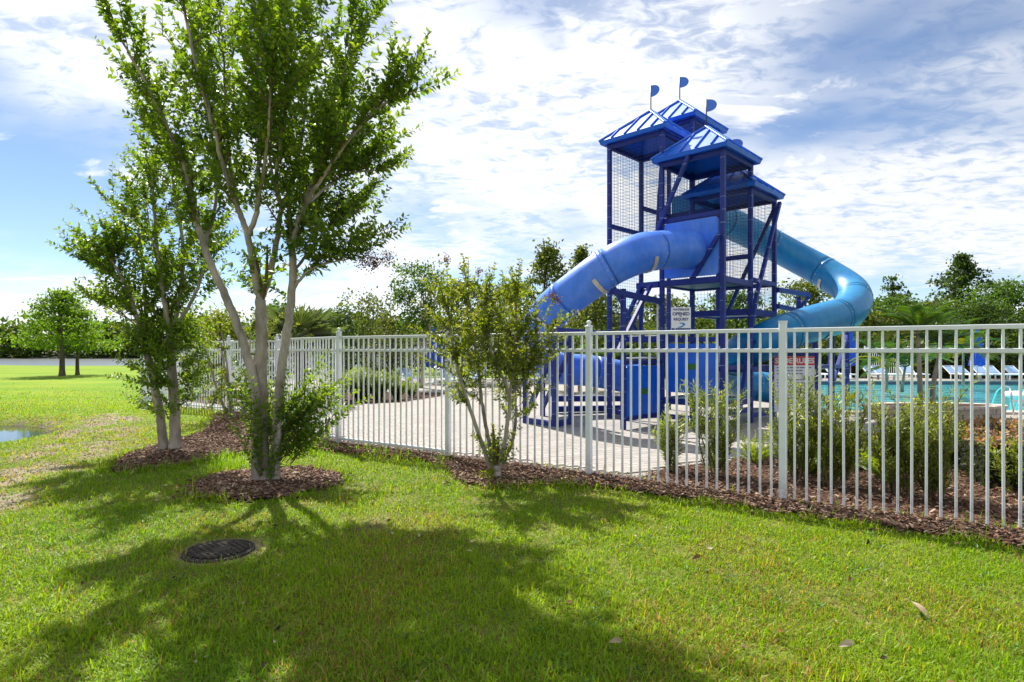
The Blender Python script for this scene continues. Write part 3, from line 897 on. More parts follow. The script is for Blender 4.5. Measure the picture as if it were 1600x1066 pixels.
panel(CLp, CF, FC+0.02, 3.60, 0.07, 'slide_entry_panel', 0.05, m_blue_tube, 0.02)
panel(DB, BB, FB+0.02, 4.72, 0.07, 'slide_entry_panel', 0.05, m_teal_tube, 0.02)
# white water pipe
pp = CLp - UH*0.075 - VH*0.03
MB().tube([Z(pp, 0.95), Z(pp, 2.2)], 0.017, 8).build('water_pipe', m_white, tower)
MB().tube([Z(EL_, 1.21) + VH*0.06 - UH*0.05, Z(pp, 1.21)], 0.015, 8).build('water_pipe', m_white, tower)
# roofs
def roof(key, ze, flag_yaw, flag=True, half=0.715, rise=0.60):
    cs = CELL[key]; c = sum(cs, Vector())/4; z0 = ze + 0.055
    hu, hv = UH*half, VH*half
    rr = MB()
    corner = [Z(c, z0) - hu - hv, Z(c, z0) + hu - hv, Z(c, z0) + hu + hv, Z(c, z0) - hu + hv]
    inner = [Z(c, z0-0.068) + (q - Z(c, z0))*0.97 for q in corner]
    lip = [Z(c, z0-0.068) + (q - Z(c, z0))*0.90 for q in corner]
    apex = Z(c, z0 + rise); apex_in = Z(c, z0 + rise - 0.16)
    vs = corner + inner + lip + [apex, apex_in]
    fs = []; fas = []
    for k in range(4):
        j = (k+1) % 4
        fs += [(k, j, 12)]; fas += [(4+k, 4+j, j, k), (8+k, 8+j, 4+j, 4+k), (8+j, 8+k, 13)]
    rr.add(vs, fs)
    ro = rr.build('roof', m_roof, tower)
    MB().add(vs, fas).build('fascia', m_roof_dark, ro)
    for k in range(4):
        a, b = corner[k], corner[(k+1) % 4]; e = (b-a); L = e.length; e.normalize()
        nrm = (b-a).cross(apex-a).normalized()
        if nrm.z < 0: nrm = -nrm
        for q in range(1, 5):
            t = q/5; p0 = a + e*(L*t)
            frac = min(t, 1-t)*2
            p1 = p0 + (apex - (a+b)/2)*frac*0.97
            MB().beam(p0 + nrm*0.012, p1 + nrm*0.012, 0.020, 0.034, up=nrm).build('roof_seam', m_roof_dark if q % 2 else m_roof_dark, ro)
        MB().beam(a + Vector((0, 0, 0.008)), apex + Vector((0, 0, 0.012)), 0.07, 0.03).build('hip_cap', m_roof, ro)
    if flag:
        MB().tube([apex - Vector((0, 0, 0.02)), apex + Vector((0, 0, 0.50))], 0.011, 8).build('flag_pole', m_pole, ro)
        fl = MB(); fd = Vector((math.cos(flag_yaw), math.sin(flag_yaw), 0)); fn = Vector((-fd.y, fd.x, 0))*0.006
        pts = [apex + Vector((0, 0, 0.49))] + [apex + fd*0.18*math.sin(math.pi*i/12)**0.8 + Vector((0, 0, 0.38 + 0.11*math.cos(math.pi*i/12))) for i in range(1, 12)] + [apex + Vector((0, 0, 0.27))]
        m = len(pts)
        fl.add([p + fn for p in pts] + [p - fn for p in pts], [tuple(range(m)), tuple(reversed(range(m, 2*m)))] + [(i, m+i, m+(i+1) % m, (i+1) % m) for i in range(m)])
        fl.build('flag', m_roof, ro)
roof('A', ZA, math.radians(-40)); roof('B', ZB, math.radians(-20)); roof('C', ZC, math.radians(-20)); roof('D', ZD, math.radians(-35))

# ------------------------------------------------------------------ tube slides
def slide(name, pts, r, mat, seam, label, seg_len=0.95, brackets=()):
    path = catmull(pts, 14)
    # resample evenly
    d = [0.0]
    for a, b in zip(path[:-1], path[1:]): d.append(d[-1] + (b-a).length)
    L = d[-1]; n = int(round(L/0.09)); P = []
    j = 0
    for i in range(n+1):
        t = L*i/n
        while j < len(d)-2 and d[j+1] < t: j += 1
        P.append(path[j].lerp(path[j+1], (t-d[j])/max(1e-6, d[j+1]-d[j])))
    root = thing(name, (P[-1].x, P[-1].y, 0), label, 'water slide')
    T = [(P[min(i+1, n)] - P[max(i-1, 0)]).normalized() for i in range(n+1)]
    per = max(3, int(round(seg_len/0.09))); k = 0
    NS = 40
    def frame(i):
        t = T[i]; s = t.cross(Vector((0, 0, 1))).normalized(); return s, s.cross(t)
    segs = []
    while k < n:
        e = min(n, k+per)
        if n-e < 4: e = n
        mb = MB(); vs = []; cnt = e-k+1
        for rad in (r, r-0.02):
            for i in range(k, e+1):
                s, u = frame(i)
                vs += [P[i] + (s*math.cos(2*math.pi*q/NS) + u*math.sin(2*math.pi*q/NS))*rad for q in range(NS)]
        fs = []
        for i in range(cnt-1):
            for q in range(NS):
                a, b = i*NS+q, i*NS+(q+1) % NS
                fs.append((a, b, b+NS, a+NS)); o2 = cnt*NS
                fs.append((o2+b, o2+a, o2+a+NS, o2+b+NS))
        o2 = cnt*NS
        for q in range(NS):
            q2 = (q+1) % NS
            fs.append((q2, q, o2+q, o2+q2)); fs.append(((cnt-1)*NS+q, (cnt-1)*NS+q2, o2+(cnt-1)*NS+q2, o2+(cnt-1)*NS+q))
        mb.add(vs, fs, True)
        so = mb.build('tube_segment', mat, root); segs.append(so)
        if e < n:
            for sh, wdt, rad, mm, nm in ((0.0, 0.005, r+0.005, seam, 'joint'), (0.052, 0.044, r+0.003, mat, 'flange')):
                s, u = frame(e); c = P[e] + T[e]*sh; fb = MB(); vv = []
                prof = ((-wdt, r-0.004), (-wdt, rad), (wdt, rad), (wdt, r-0.004))
                for dz, rd in prof:
                    vv += [c + T[e]*dz + (s*math.cos(2*math.pi*q/NS) + u*math.sin(2*math.pi*q/NS))*rd for q in range(NS)]
                ff = [(i*NS+q, i*NS+(q+1) % NS, (i+1)*NS+(q+1) % NS, (i+1)*NS+q) for i in range(3) for q in range(NS)]
                fb.add(vv, ff, True); fb.build(nm, mm, so)
            bm_ = MB(); s, u = frame(e)
            for q in range(12):
                a = 2*math.pi*(q+.5)/12; dr = s*math.cos(a) + u*math.sin(a); cc = P[e] + T[e]*0.05 + dr*(r+0.004)
                sd_ = dr.cross(T[e]); bm_.frame_box(cc, T[e]*0.009, sd_*0.009, dr*0.006)
            bo_ = bm_.build('bolts', m_steel, so); bo_['kind'] = 'stuff'
        k = e
    for frac, a0, a1 in brackets:
        i = int(frac*n); s, u = frame(i); mb = MB(); vs = []
        for q in range(13):
            a = math.radians(a0 + (a1-a0)*q/12); dr = s*math.cos(a) + u*math.sin(a)
            for w in (-0.035, 0.035):
                vs += [P[i] + T[i]*w + dr*(r+0.006), P[i] + T[i]*w + dr*(r+0.020)]
        fs = []
        for q in range(12):
            b = q*4
            fs += [(b+1, b+3, b+7, b+5), (b, b+4, b+6, b+2), (b, b+1, b+5, b+4), (b+2, b+6, b+7, b+3)]
        fs += [(0, 2, 3, 1), (48, 49, 51, 50)]
        mb.add(vs, fs); mb.build('bracket', m_steel, root)
    return root, P
mc = (CLp+CF)/2
bp = [Z(mc, 3.07) + VH*0.02, Z(mc, 3.07) - VH*0.30, Z(mc, 3.02) - VH*0.72 - UH*0.22, AT(1000, 396, 9.8), AT(952, 417, 9.8), AT(907, 449, 10.0), AT(863, 484, 10.35), AT(839, 520, 10.95), AT(838, 554, 11.7), AT(868, 574, 12.25), AT(925, 580, 12.4), AT(970, 588, 12.5), AT(1015, 597, 12.7)]
blue_slide, PB = slide('tube_slide', bp, 0.325, m_blue_tube, m_seam_blue, 'bright blue tube slide curling out of the tower front to the left', 0.92,
          ((0.155, 200, 285), (0.275, 200, 285), (0.42, 200, 285)))
md = (DB+BB)/2
tp = [Z(md, 4.16) - VH*0.02, Z(md, 4.14) + VH*0.35, AT(1125, 344, 13.6), AT(1180, 368, 14.0), AT(1240, 400, 14.05), AT(1295, 430, 13.6), AT(1333, 459, 12.9), AT(1322, 488, 12.0), AT(1268, 506, 11.4), AT(1206, 528, 11.1), AT(1152, 556, 11.6), AT(1125, 582, 12.6), AT(1150, 597, 13.6), AT(1200, 606, 13.7), AT(1262, 611, 13.6)]
teal_slide, PT = slide('tube_slide', tp, 0.345, m_teal_tube, m_seam_teal, 'teal tube slide looping out to the right behind the tower', 1.35,
          ((0.33, 265, 345), (0.56, 200, 285)))
# support frames of the slides
def support(loc, label, parts):
    st = thing('slide_support', loc, label, 'support frame', 'navy frames carrying the tube slides')
    for a, b, w, nm in parts: MB().beam(a, b, w, w).build(nm, m_navy, st)
    return st
L1, L2, L3, L4 = G(821, 661, GZ), G(848, 650, GZ), G(867, 667, GZ), G(892, 662, GZ)
up = lambda p, z: Vector((p.x, p.y, z))
support(L3, 'navy post frame carrying the lower bend of the blue tube beside the small tree', [
    (L1, up(L1, 1.55), 0.10, 'post'), (L2, up(L2, 1.60), 0.10, 'post'), (L3, up(L3, 1.72), 0.115, 'post'), (L4, up(L4, 1.66), 0.10, 'post'),
    (up(L3, 1.70) - Vector((0.12, 0, 0)), up(EL_, 1.60) + Vector((-0.06, 0.0, 0)), 0.09, 'crossbeam'),
    (up(L1, 0.08), up(L3, 0.08), 0.10, 'base_rail'), (up(L3, 0.08), up(L4, 0.08), 0.10, 'base_rail'), (up(L1, 1.48), up(L4, 1.48), 0.08, 'crossbeam'),
    (up(L1, 0.15), up(L3, 1.35), 0.08, 'brace'), (up(L4, 1.35), up(L2, 0.2), 0.08, 'brace')])
e0, e1 = PB[-1].copy(), PB[int(len(PB)*0.78)].copy()
M1, M2 = AT(868, 640, 12.4), AT(985, 640, 12.9)
support((M1.x, M1.y, 0.03), 'navy horizontal rails low under the end of the blue tube', [
    (up(M1, 0.34), up(M2, 0.30), 0.12, 'rail'), (up(M1, 0.12), up(M2, 0.10), 0.12, 'rail'),
    (up(M1, GZ), up(M1, 0.42), 0.10, 'post'), (up(M2, GZ), up(M2, 0.36), 0.10, 'post')])
R1, R2, R3 = G(1299, 646, GZ), G(1323, 634, GZ), G(1273, 652, GZ)
support(R1, 'navy frame with crossed braces carrying the teal tube at the pool edge', [
    (R1, up(R1, 1.72), 0.10, 'post'), (R2, up(R2, 1.78), 0.10, 'post'), (R3, up(R3, 1.62), 0.085, 'post'),
    (up(R1, 1.0), up(R2, 1.0), 0.08, 'crossbeam'), (up(R3, 1.0), up(R1, 1.02), 0.08, 'crossbeam'), (up(R3, 0.12), up(R1, 0.12), 0.09, 'base_rail'),
    (up(R3, 1.58), up(R1, 1.72), 0.08, 'crossbeam'), (up(R2, 1.7), up(R1, 0.55), 0.075, 'brace'), (up(R3, 0.6), up(R1, 0.15), 0.075, 'brace')])
q0, q1 = Z(DR, 2.52), AT(1264, 461, 12.6)
MB().beam(q0 + UH*0.06, q1, 0.08, 0.09).build('beam', m_navy_beam, tower)
MB().beam(Z(DR, 2.2) + UH*0.06, Vector((q1.x-0.25, q1.y, 2.18)), 0.08, 0.09).build('beam', m_navy_beam, tower)
MB().beam(Vector((q1.x-0.22, q1.y, 2.14)), Vector((q1.x-0.22, q1.y, q1.z-0.04)), 0.08).build('brace', m_navy, tower)
MB().beam(q1 + Vector((0.02, 0, 0)), Vector((q1.x-0.24, q1.y+0.02, q1.z-0.34)), 0.07).build('brace', m_navy, tower)

# ------------------------------------------------------------------ signs
m_sign = paint('sign_white', (0.84, 0.84, 0.86), 0.45, 0.05, 6)
m_ink = paint('sign_blue_ink', (0.03, 0.06, 0.22), 0.5, 0.1, 10)
m_sky_ink = paint('sign_light_blue', (0.03, 0.28, 0.62), 0.5, 0.1, 10)
m_red = paint('sign_red', (0.72, 0.02, 0.02), 0.45, 0.1, 8)
m_grey_ink = paint('sign_grey_ink', (0.10, 0.10, 0.12), 0.6, 0.2, 10)
def text_part(par, body, c, d, size, mat, n):
    cu = bpy.data.curves.new('letters', 'FONT'); cu.body = body; cu.size = size; cu.align_x = 'CENTER'; cu.align_y = 'CENTER'; cu.extrude = 0.001
    cu.offset = size*0.035
    to = bpy.data.objects.new('letters', cu); COL.objects.link(to)
    dg = bpy.context.evaluated_depsgraph_get(); dg.update()
    me = bpy.data.meshes.new_from_object(to.evaluated_get(dg))
    bpy.data.objects.remove(to); bpy.data.curves.remove(cu)
    M = Matrix((( d.x, 0, n.x, c.x), (d.y, 0, n.y, c.y), (0, 1, 0, c.z), (0, 0, 0, 1)))
    me.transform(Matrix.Translation(-ORI[par.name]) @ M)
    me.materials.clear(); me.materials.append(mat)
    return link_mesh('lettering', me, par)
def slab(par, name, c, d, n, w, h, t, mat): return MB().frame_box(c, d*w/2, n*t/2, (0, 0, h/2)).build(name, mat, par)
d = Vector((0.995, -0.10, 0)).normalized(); n = Vector((d.y, -d.x, 0))
sc_ = AT(1064, 501, 10.15)
s1 = thing('notice_sign', (sc_.x, sc_.y, 1.57), 'white notice sign reading OPENED BY REQUEST on the tower rail', 'sign')
slab(s1, 'board', sc_, d, n, 0.325, 0.45, 0.012, m_sign)
MB().tube([Vector((sc_.x, sc_.y, 1.56)) - n*0.016, Vector((sc_.x, sc_.y, sc_.z+0.2)) - n*0.016], 0.010, 8).build('sign_stake', m_steel, s1)
f = n*0.0085
for txt, dz, sz, mm in (('WATERSLIDE', 0.185, 0.046, m_ink), ('OPENED', 0.110, 0.074, m_ink), ('BY', 0.066, 0.030, m_ink), ('REQUEST', 0.020, 0.060, m_ink)):
    text_part(s1, txt, sc_ + f + Vector((0, 0, dz)), d, sz, mm, n)
wv = MB()
cpts = [(-0.07, -0.115), (-0.01, -0.10), (0.03, -0.078), (0.015, -0.058), (-0.03, -0.05), (-0.02, -0.035), (0.05, -0.038), (0.075, -0.07), (0.03, -0.105), (-0.01, -0.125)]
k = len(cpts); vs = [sc_ + n*0.0075 + d*x + Vector((0, 0, z)) for x, z in cpts]
tri = tessellate_polygon([[Vector((x, z, 0)) for x, z in cpts]])
wv.add([v + n*0.001 for v in vs], [tuple(t) for t in tri]); wv.build('wave_emblem', m_sky_ink, s1)
slab(s1, 'blue_band', sc_ + n*0.0075 + Vector((0, 0, -0.172)), d, n, 0.313, 0.085, 0.003, m_ink)
pb = MB()
for q in range(6): pb.frame_box(sc_ + n*0.0098 + d*(-0.045 + q*0.034) + Vector((0, 0, -0.175)), d*0.012, n*0.001, (0, 0, 0.013))
pb.build('print_line', m_sign, s1)
fig = MB(); fig.lathe(sc_ + n*0.006 - d*0.10 + Vector((0, 0, -0.155)), [(0.001, 0), (0.012, 0.008), (0.012, 0.018), (0.001, 0.026)], 8); fig.frame_box(sc_ + n*0.010 - d*0.10 + Vector((0, 0, -0.185)), d*0.022, n*0.001, (0, 0, 0.022)); fig.build('figure_emblem', m_sign, s1)

c2 = AT(1241, 612, 11.4)
s2 = thing('rules_sign', (c2.x, c2.y, GZ), 'white SLIDE RULES sign with a red header in a navy frame', 'sign')
d = Vector((1, 0.02, 0)).normalized(); n = Vector((d.y, -d.x, 0))
top = AT(1241, 557, 11.4).z; bw = 0.78
slab(s2, 'board', Vector((c2.x, c2.y, (top + 0.17)/2)), d, n, bw, top-0.17, 0.02, m_sign)
slab(s2, 'header', Vector((c2.x, c2.y, top-0.085)) + n*0.012, d, n, bw-0.01, 0.165, 0.004, m_red)
text_part(s2, 'SLIDE RULES', Vector((c2.x, c2.y, top-0.088)) + n*0.0155, d, 0.138, m_sign, n)
rr = random.Random(3)
for q in range(11):
    zz = top - 0.215 - q*0.058; x = -bw/2 + 0.05
    if q in (3, 7): continue
    xe = bw/2 - rr.uniform(0.04, 0.30)
    line = MB()
    while x < xe:
        w = rr.uniform(0.03, 0.10)
        line.frame_box(Vector((c2.x, c2.y, zz)) + d*(x + w/2) + n*0.011, d*w/2, n*0.001, (0, 0, 0.0085)); x += w + 0.018
    line.build('print_line', m_grey_ink, s2)
for s in (-1, 1):
    MB().post(Vector((c2.x, c2.y, 0)) + d*s*(bw/2+0.045), GZ, top+0.12, 0.075, 0).build('post', m_navy, s2)
MB().beam(Vector((c2.x, c2.y, top+0.06)) - d*(bw/2+0.005), Vector((c2.x, c2.y, top+0.06)) + d*(bw/2+0.005), 0.06, 0.10).build('crossbar', m_navy_beam, s2)
# ------------------------------------------------------------------ foliage helpers
m_leaf = leaf_mat('crape_leaf', 0.40, 0.55, (1.6, 1.45, 0.45))
m_leaf_far = leaf_mat('tree_leaf', 0.55, 0.45, (1.45, 1.4, 0.55), 0.25)
m_blade = leaf_mat('grass_blade', 0.5, 0.48, (1.5, 1.4, 0.45), 0.3)
m_frond = leaf_mat('palm_leaflet', 0.38, 0.38, (1.3, 1.35, 0.5), 0.45)
m_dry = leaf_mat('dry_leaf', 0.7, 0.2, (1.1, 1.0, 0.8), 0.2)
def bark_mat(name, c0, c1, c2, scale=9.0):
    m, nt, out = new_mat(name)
    p = N(nt, 'ShaderNodeBsdfPrincipled')
    f = noise_fac(nt, scale, 6, 0.6, stretch=(1, 1, 0.35))
    c = ramp(nt, f, [(0.32, c0), (0.5, c1), (0.66, c2)])
    g = ramp(nt, noise_fac(nt, 70, 5, 0.7, stretch=(1, 1, 0.2)), [(0.3, (0.75,)*3), (0.7, (1.12,)*3)])
    nt.links.new(mixc(nt, 1.0, c, g, 'MULTIPLY'), p.inputs['Base Color'])
    p.inputs['Roughness'].default_value = 0.8; p.inputs['Specular IOR Level'].default_value = 0.25
    nt.links.new(bump(nt, noise_fac(nt, 45, 5, 0.7, stretch=(1, 1, 0.3)), 0.5, 0.01), p.inputs['Normal'])
    nt.links.new(p.outputs[0], out.inputs[0])
    return m
m_bark = bark_mat('crape_bark', (0.17, 0.135, 0.10), (0.36, 0.315, 0.265), (0.54, 0.46, 0.37), 5.0)
m_bark_far = bark_mat('tree_bark', (0.06, 0.048, 0.038), (0.12, 0.10, 0.08), (0.20, 0.17, 0.14), 5)
m_twig = bark_mat('green_twig', (0.12, 0.09, 0.05), (0.17, 0.12, 0.065), (0.22, 0.14, 0.08))
m_bloom = leaf_mat('seed_head', 0.7, 0.25, (1.1, 0.9, 1.0), 0.2)

def unit(a): return a / np.maximum(np.linalg.norm(a, axis=-1, keepdims=True), 1e-9)
LEAF5 = np.array([[0, 0, 0], [0.42, 0.5, 0.06], [0.45, 0, -0.03], [0.42, -0.5, 0.06], [1, 0, -0.10]])
LEAF5_F = np.array([[0, 2, 1], [0, 3, 2], [1, 2, 4], [2, 3, 4]])
LEAF4 = np.array([[0, 0, 0], [0.45, 0.5, 0.0], [0.45, -0.5, 0.0], [1, 0, -0.06]])
LEAF4_F = np.array([[0, 2, 1], [1, 2, 3]])
def leaves(P, T, Nn, L, W, cols, simple=False):
    tpl, tf = (LEAF4, LEAF4_F) if simple else (LEAF5, LEAF5_F)
    T = unit(T); S_ = unit(np.cross(Nn, T)); Nn = np.cross(T, S_)
    k = len(tpl)
    V = (P[:, None] + tpl[None, :, 0, None]*L[:, None, None]*T[:, None] + tpl[None, :, 1, None]*W[:, None, None]*S_[:, None] + tpl[None, :, 2, None]*L[:, None, None]*Nn[:, None])
    F = np.arange(len(P))[:, None, None]*k + tf[None]
    return V.reshape(-1, 3), F.reshape(-1, 3), np.repeat(cols, k, 0)
def leaf_obj(name, data, mat, parent, dec=0):
    V, F, c = data
    me = np_mesh(name, V - np.array(ORI[parent.name])[None], F, mat, c)
    return link_mesh(name, me, parent)
def pick_cols(n, pal, rng, jit=0.22):
    pal = np.array(pal); c = pal[rng.integers(0, len(pal), n)]
    return c*rng.uniform(1-jit, 1+jit, (n, 1))
CRAPE_PAL = [(0.100, 0.195, 0.020), (0.135, 0.240, 0.022), (0.070, 0.150, 0.018), (0.185, 0.285, 0.026), (0.105, 0.20, 0.018)]

class Stems:
    """leafy shoots: gathers twigs and paired leaves"""
    def __init__(self, seed):
        self.r = random.Random(seed); self.tw = MB(); self.P = []; self.T = []; self.N = []; self.L = []; self.tip = []
    def shoot(self, p, d, length, leaf=0.062, gap=0.034, bare=0.1, r0=0.004, rise=0.25, droop=0.0, sides=3):
        r = self.r; d = Vector(d).normalized(); p = Vector(p)
        n = max(3, int(length/0.09)); st = length/n; pts = [p.copy()]
        roll = r.random()*6.28
        for i in range(n):
            d = (d + Vector((r.gauss(0, .05), r.gauss(0, .05), r.gauss(0, .04) + (rise-droop*i/n)*0.09))).normalized()
            p = p + d*st; pts.append(p.copy())
        self.tw.tube(pts, [r0*(1-0.75*i/n) for i in range(n+1)], sides, cap=False)
        s0 = bare*length; k = 0
        q = s0
        while q < length:
            f = q/st; i = min(n-1, int(f)); pos = pts[i].lerp(pts[i+1], f-i); t = (pts[i+1]-pts[i]).normalized()
            ref = Vector((0, 0, 1)) if abs(t.z) < 0.92 else Vector((math.cos(roll), math.sin(roll), 0))
            s = t.cross(ref).normalized(); u = s.cross(t)
            a = (roll*0.25 if k % 2 == 0 else 1.15 + roll*0.2) + r.gauss(0, .25)
            sd = s*math.cos(a) + u*math.sin(a)*0.8
            tipf = q/length; sz = leaf*(0.72 + 0.4*math.sin(math.pi*min(1, 0.15+tipf*0.8)))
            for sg in (1, -1):
                if r.random() < 0.06: continue
                ld = (t*r.uniform(.35, .75) + sd*sg + Vector((r.gauss(0, .18), r.gauss(0, .18), r.gauss(0.05, .2)))).normalized()
                nn = (u*0.6 + Vector((0, 0, .6)) + Vector((r.gauss(0, .4), r.gauss(0, .4), r.gauss(0, .3)))).normalized()
                self.P.append(pos); self.T.append(ld); self.N.append(nn); self.L.append(sz*r.uniform(.75, 1.2)); self.tip.append(tipf)
            q += gap*r.uniform(.8, 1.25); k += 1
        return pts
    def leaf_data(self, pal, rng, wr=0.58, tipcol=None, simple=False):
        P, T, Nn = (np.array([tuple(v) for v in a]) for a in (self.P, self.T, self.N)); L = np.array(self.L)
        c = pick_cols(len(P), pal, rng)
        if tipcol is not None:
            t = np.clip((np.array(self.tip)-0.7)/0.3, 0, 1)[:, None]*0.55
            c = c*(1-t) + np.array(tipcol)[None]*t
        return leaves(P, T, Nn, L, L*wr*rng.uniform(.85, 1.15, len(L)), c, simple)
def limb_path(pts, per=8): return catmull(pts, per)
def crape(name, base, limbs, label, seed, scale=1.0, leaf=0.062, nb=7, ns=4, pal=CRAPE_PAL, extra=None, axis_off=Vector((0, 0, 0)), blen=(0.35, 0.75), slen=(0.30, 0.62), tipcol=(0.20, 0.29, 0.025), group='crape myrtle trees along the fence', gap=0.034, dens=1.0, low=0, focus=1.5, thin=1.0, spread=.30):
    t = thing(name, base, label, 'tree', group)
    r = random.Random(seed); st = Stems(seed+1); wood = MB()
    cen = Vector((base.x, base.y, 0)) + axis_off
    for pts, r0, r1, start, nbr in limbs:
        nbr = max(1, round((nbr or nb)*dens)) if (nbr or nb) > 2 else nbr
        path = limb_path(pts); n = len(path)
        jit = [p + Vector((r.gauss(0, .0035), r.gauss(0, .0035), 0))*(0 if i == 0 else 1) for i, p in enumerate(path)]
        wood.tube(jit, [thin*(r0 + (r1-r0)*(i/(n-1)))*(1 + .40*math.exp(-max(0, jit[i].z)/.07)) for i in range(n)], 12)
        for b in range(int(nbr if nbr else nb)):
            f = start + (1-start)*((b + r.random())/(nbr if nbr else nb)); i = min(n-2, int(f*(n-1)))
            p = jit[i].lerp(jit[i+1], r.random()); tg = (jit[i+1]-jit[i]).normalized()
            out = Vector((p.x-cen.x, p.y-cen.y, 0)); out = out.normalized() if out.length > 0.05 else Vector((r.gauss(0, 1), r.gauss(0, 1), 0))
            rad_ = (p - cen - Vector((0, 0, focus))).normalized(); d = rad_*r.uniform(.35, 1.0) + tg*.2 + Vector((r.gauss(0, spread), r.gauss(0, spread), r.uniform(.0, .35)))
            ln = r.uniform(*blen)*scale*(1.0 if f < 0.9 else 0.8)
            bp = st.shoot(p, d, ln, leaf, gap, 0.22, 0.0065*scale, 0.3)
            for s in range(ns):
                i2 = r.randrange(1, len(bp)-1); q = bp[i2]; tg2 = (bp[i2+1]-bp[i2]).normalized()
                d2 = tg2*0.85 + rad_*.25 + Vector((r.gauss(0, spread*1.25), r.gauss(0, spread*1.25), r.uniform(-.1, .35)))
                st.shoot(q, d2, r.uniform(*slen)*scale, leaf, gap, 0.06, 0.0038, 0.28)
        for b in range(low):         # short leafy spurs on the lower limbs
            i = r.randrange(0, n-1); p = jit[i]
            if p.z < base.z + 1.75*scale: continue
            a = r.random()*6.28
            bp = st.shoot(p, (math.cos(a), math.sin(a), r.uniform(.1, .9)), r.uniform(.22, .5)*scale, leaf, gap, 0.1, 0.004, 0.2)
            st.shoot(bp[1], (math.cos(a+1), math.sin(a+1), .5), r.uniform(.15, .35)*scale, leaf, gap, 0.05, 0.003, 0.2)
        # leader
        tg = (jit[-1]-jit[-2]).normalized()
        st.shoot(jit[-1], tg + Vector((r.gauss(0, .1), r.gauss(0, .1), .15)), r.uniform(.42, .68)*scale, leaf, gap, 0.02, r1*0.7, 0.15)
        for w_ in range(3):
            st.shoot(jit[-2], tg + Vector((r.gauss(0, .28), r.gauss(0, .28), r.uniform(0, .3))), r.uniform(.4, .72)*scale, leaf, gap, 0.05, r1*0.45, 0.15)
    if extra: extra(st, r)
    wood.build('trunk', m_bark, t)
    st.tw.build('twigs', m_twig, t)
    rng = np.random.default_rng(seed); print('leaves', name, len(st.P))
    leaf_obj('crown', st.leaf_data(pal, rng, tipcol=tipcol), m_leaf, t)
    return t, st
def bloom(parent, c, rad, rng, n=260, pal=((0.16, 0.07, 0.085), (0.22, 0.10, 0.10), (0.10, 0.06, 0.05), (0.25, 0.16, 0.12))):
    P = np.array(tuple(c))[None] + rng.normal(0, 1, (n, 3))*np.array([rad, rad, rad*1.1])*0.5
    T = unit(rng.normal(0, 1, (n, 3))); Nn = unit(rng.normal(0, 1, (n, 3))); L = rng.uniform(0.010, 0.022, n)
    o = leaf_obj('seed_head', leaves(P, T, Nn, L, L*0.9, pick_cols(n, pal, rng), True), m_bloom, parent); o['kind'] = 'stuff'; return o

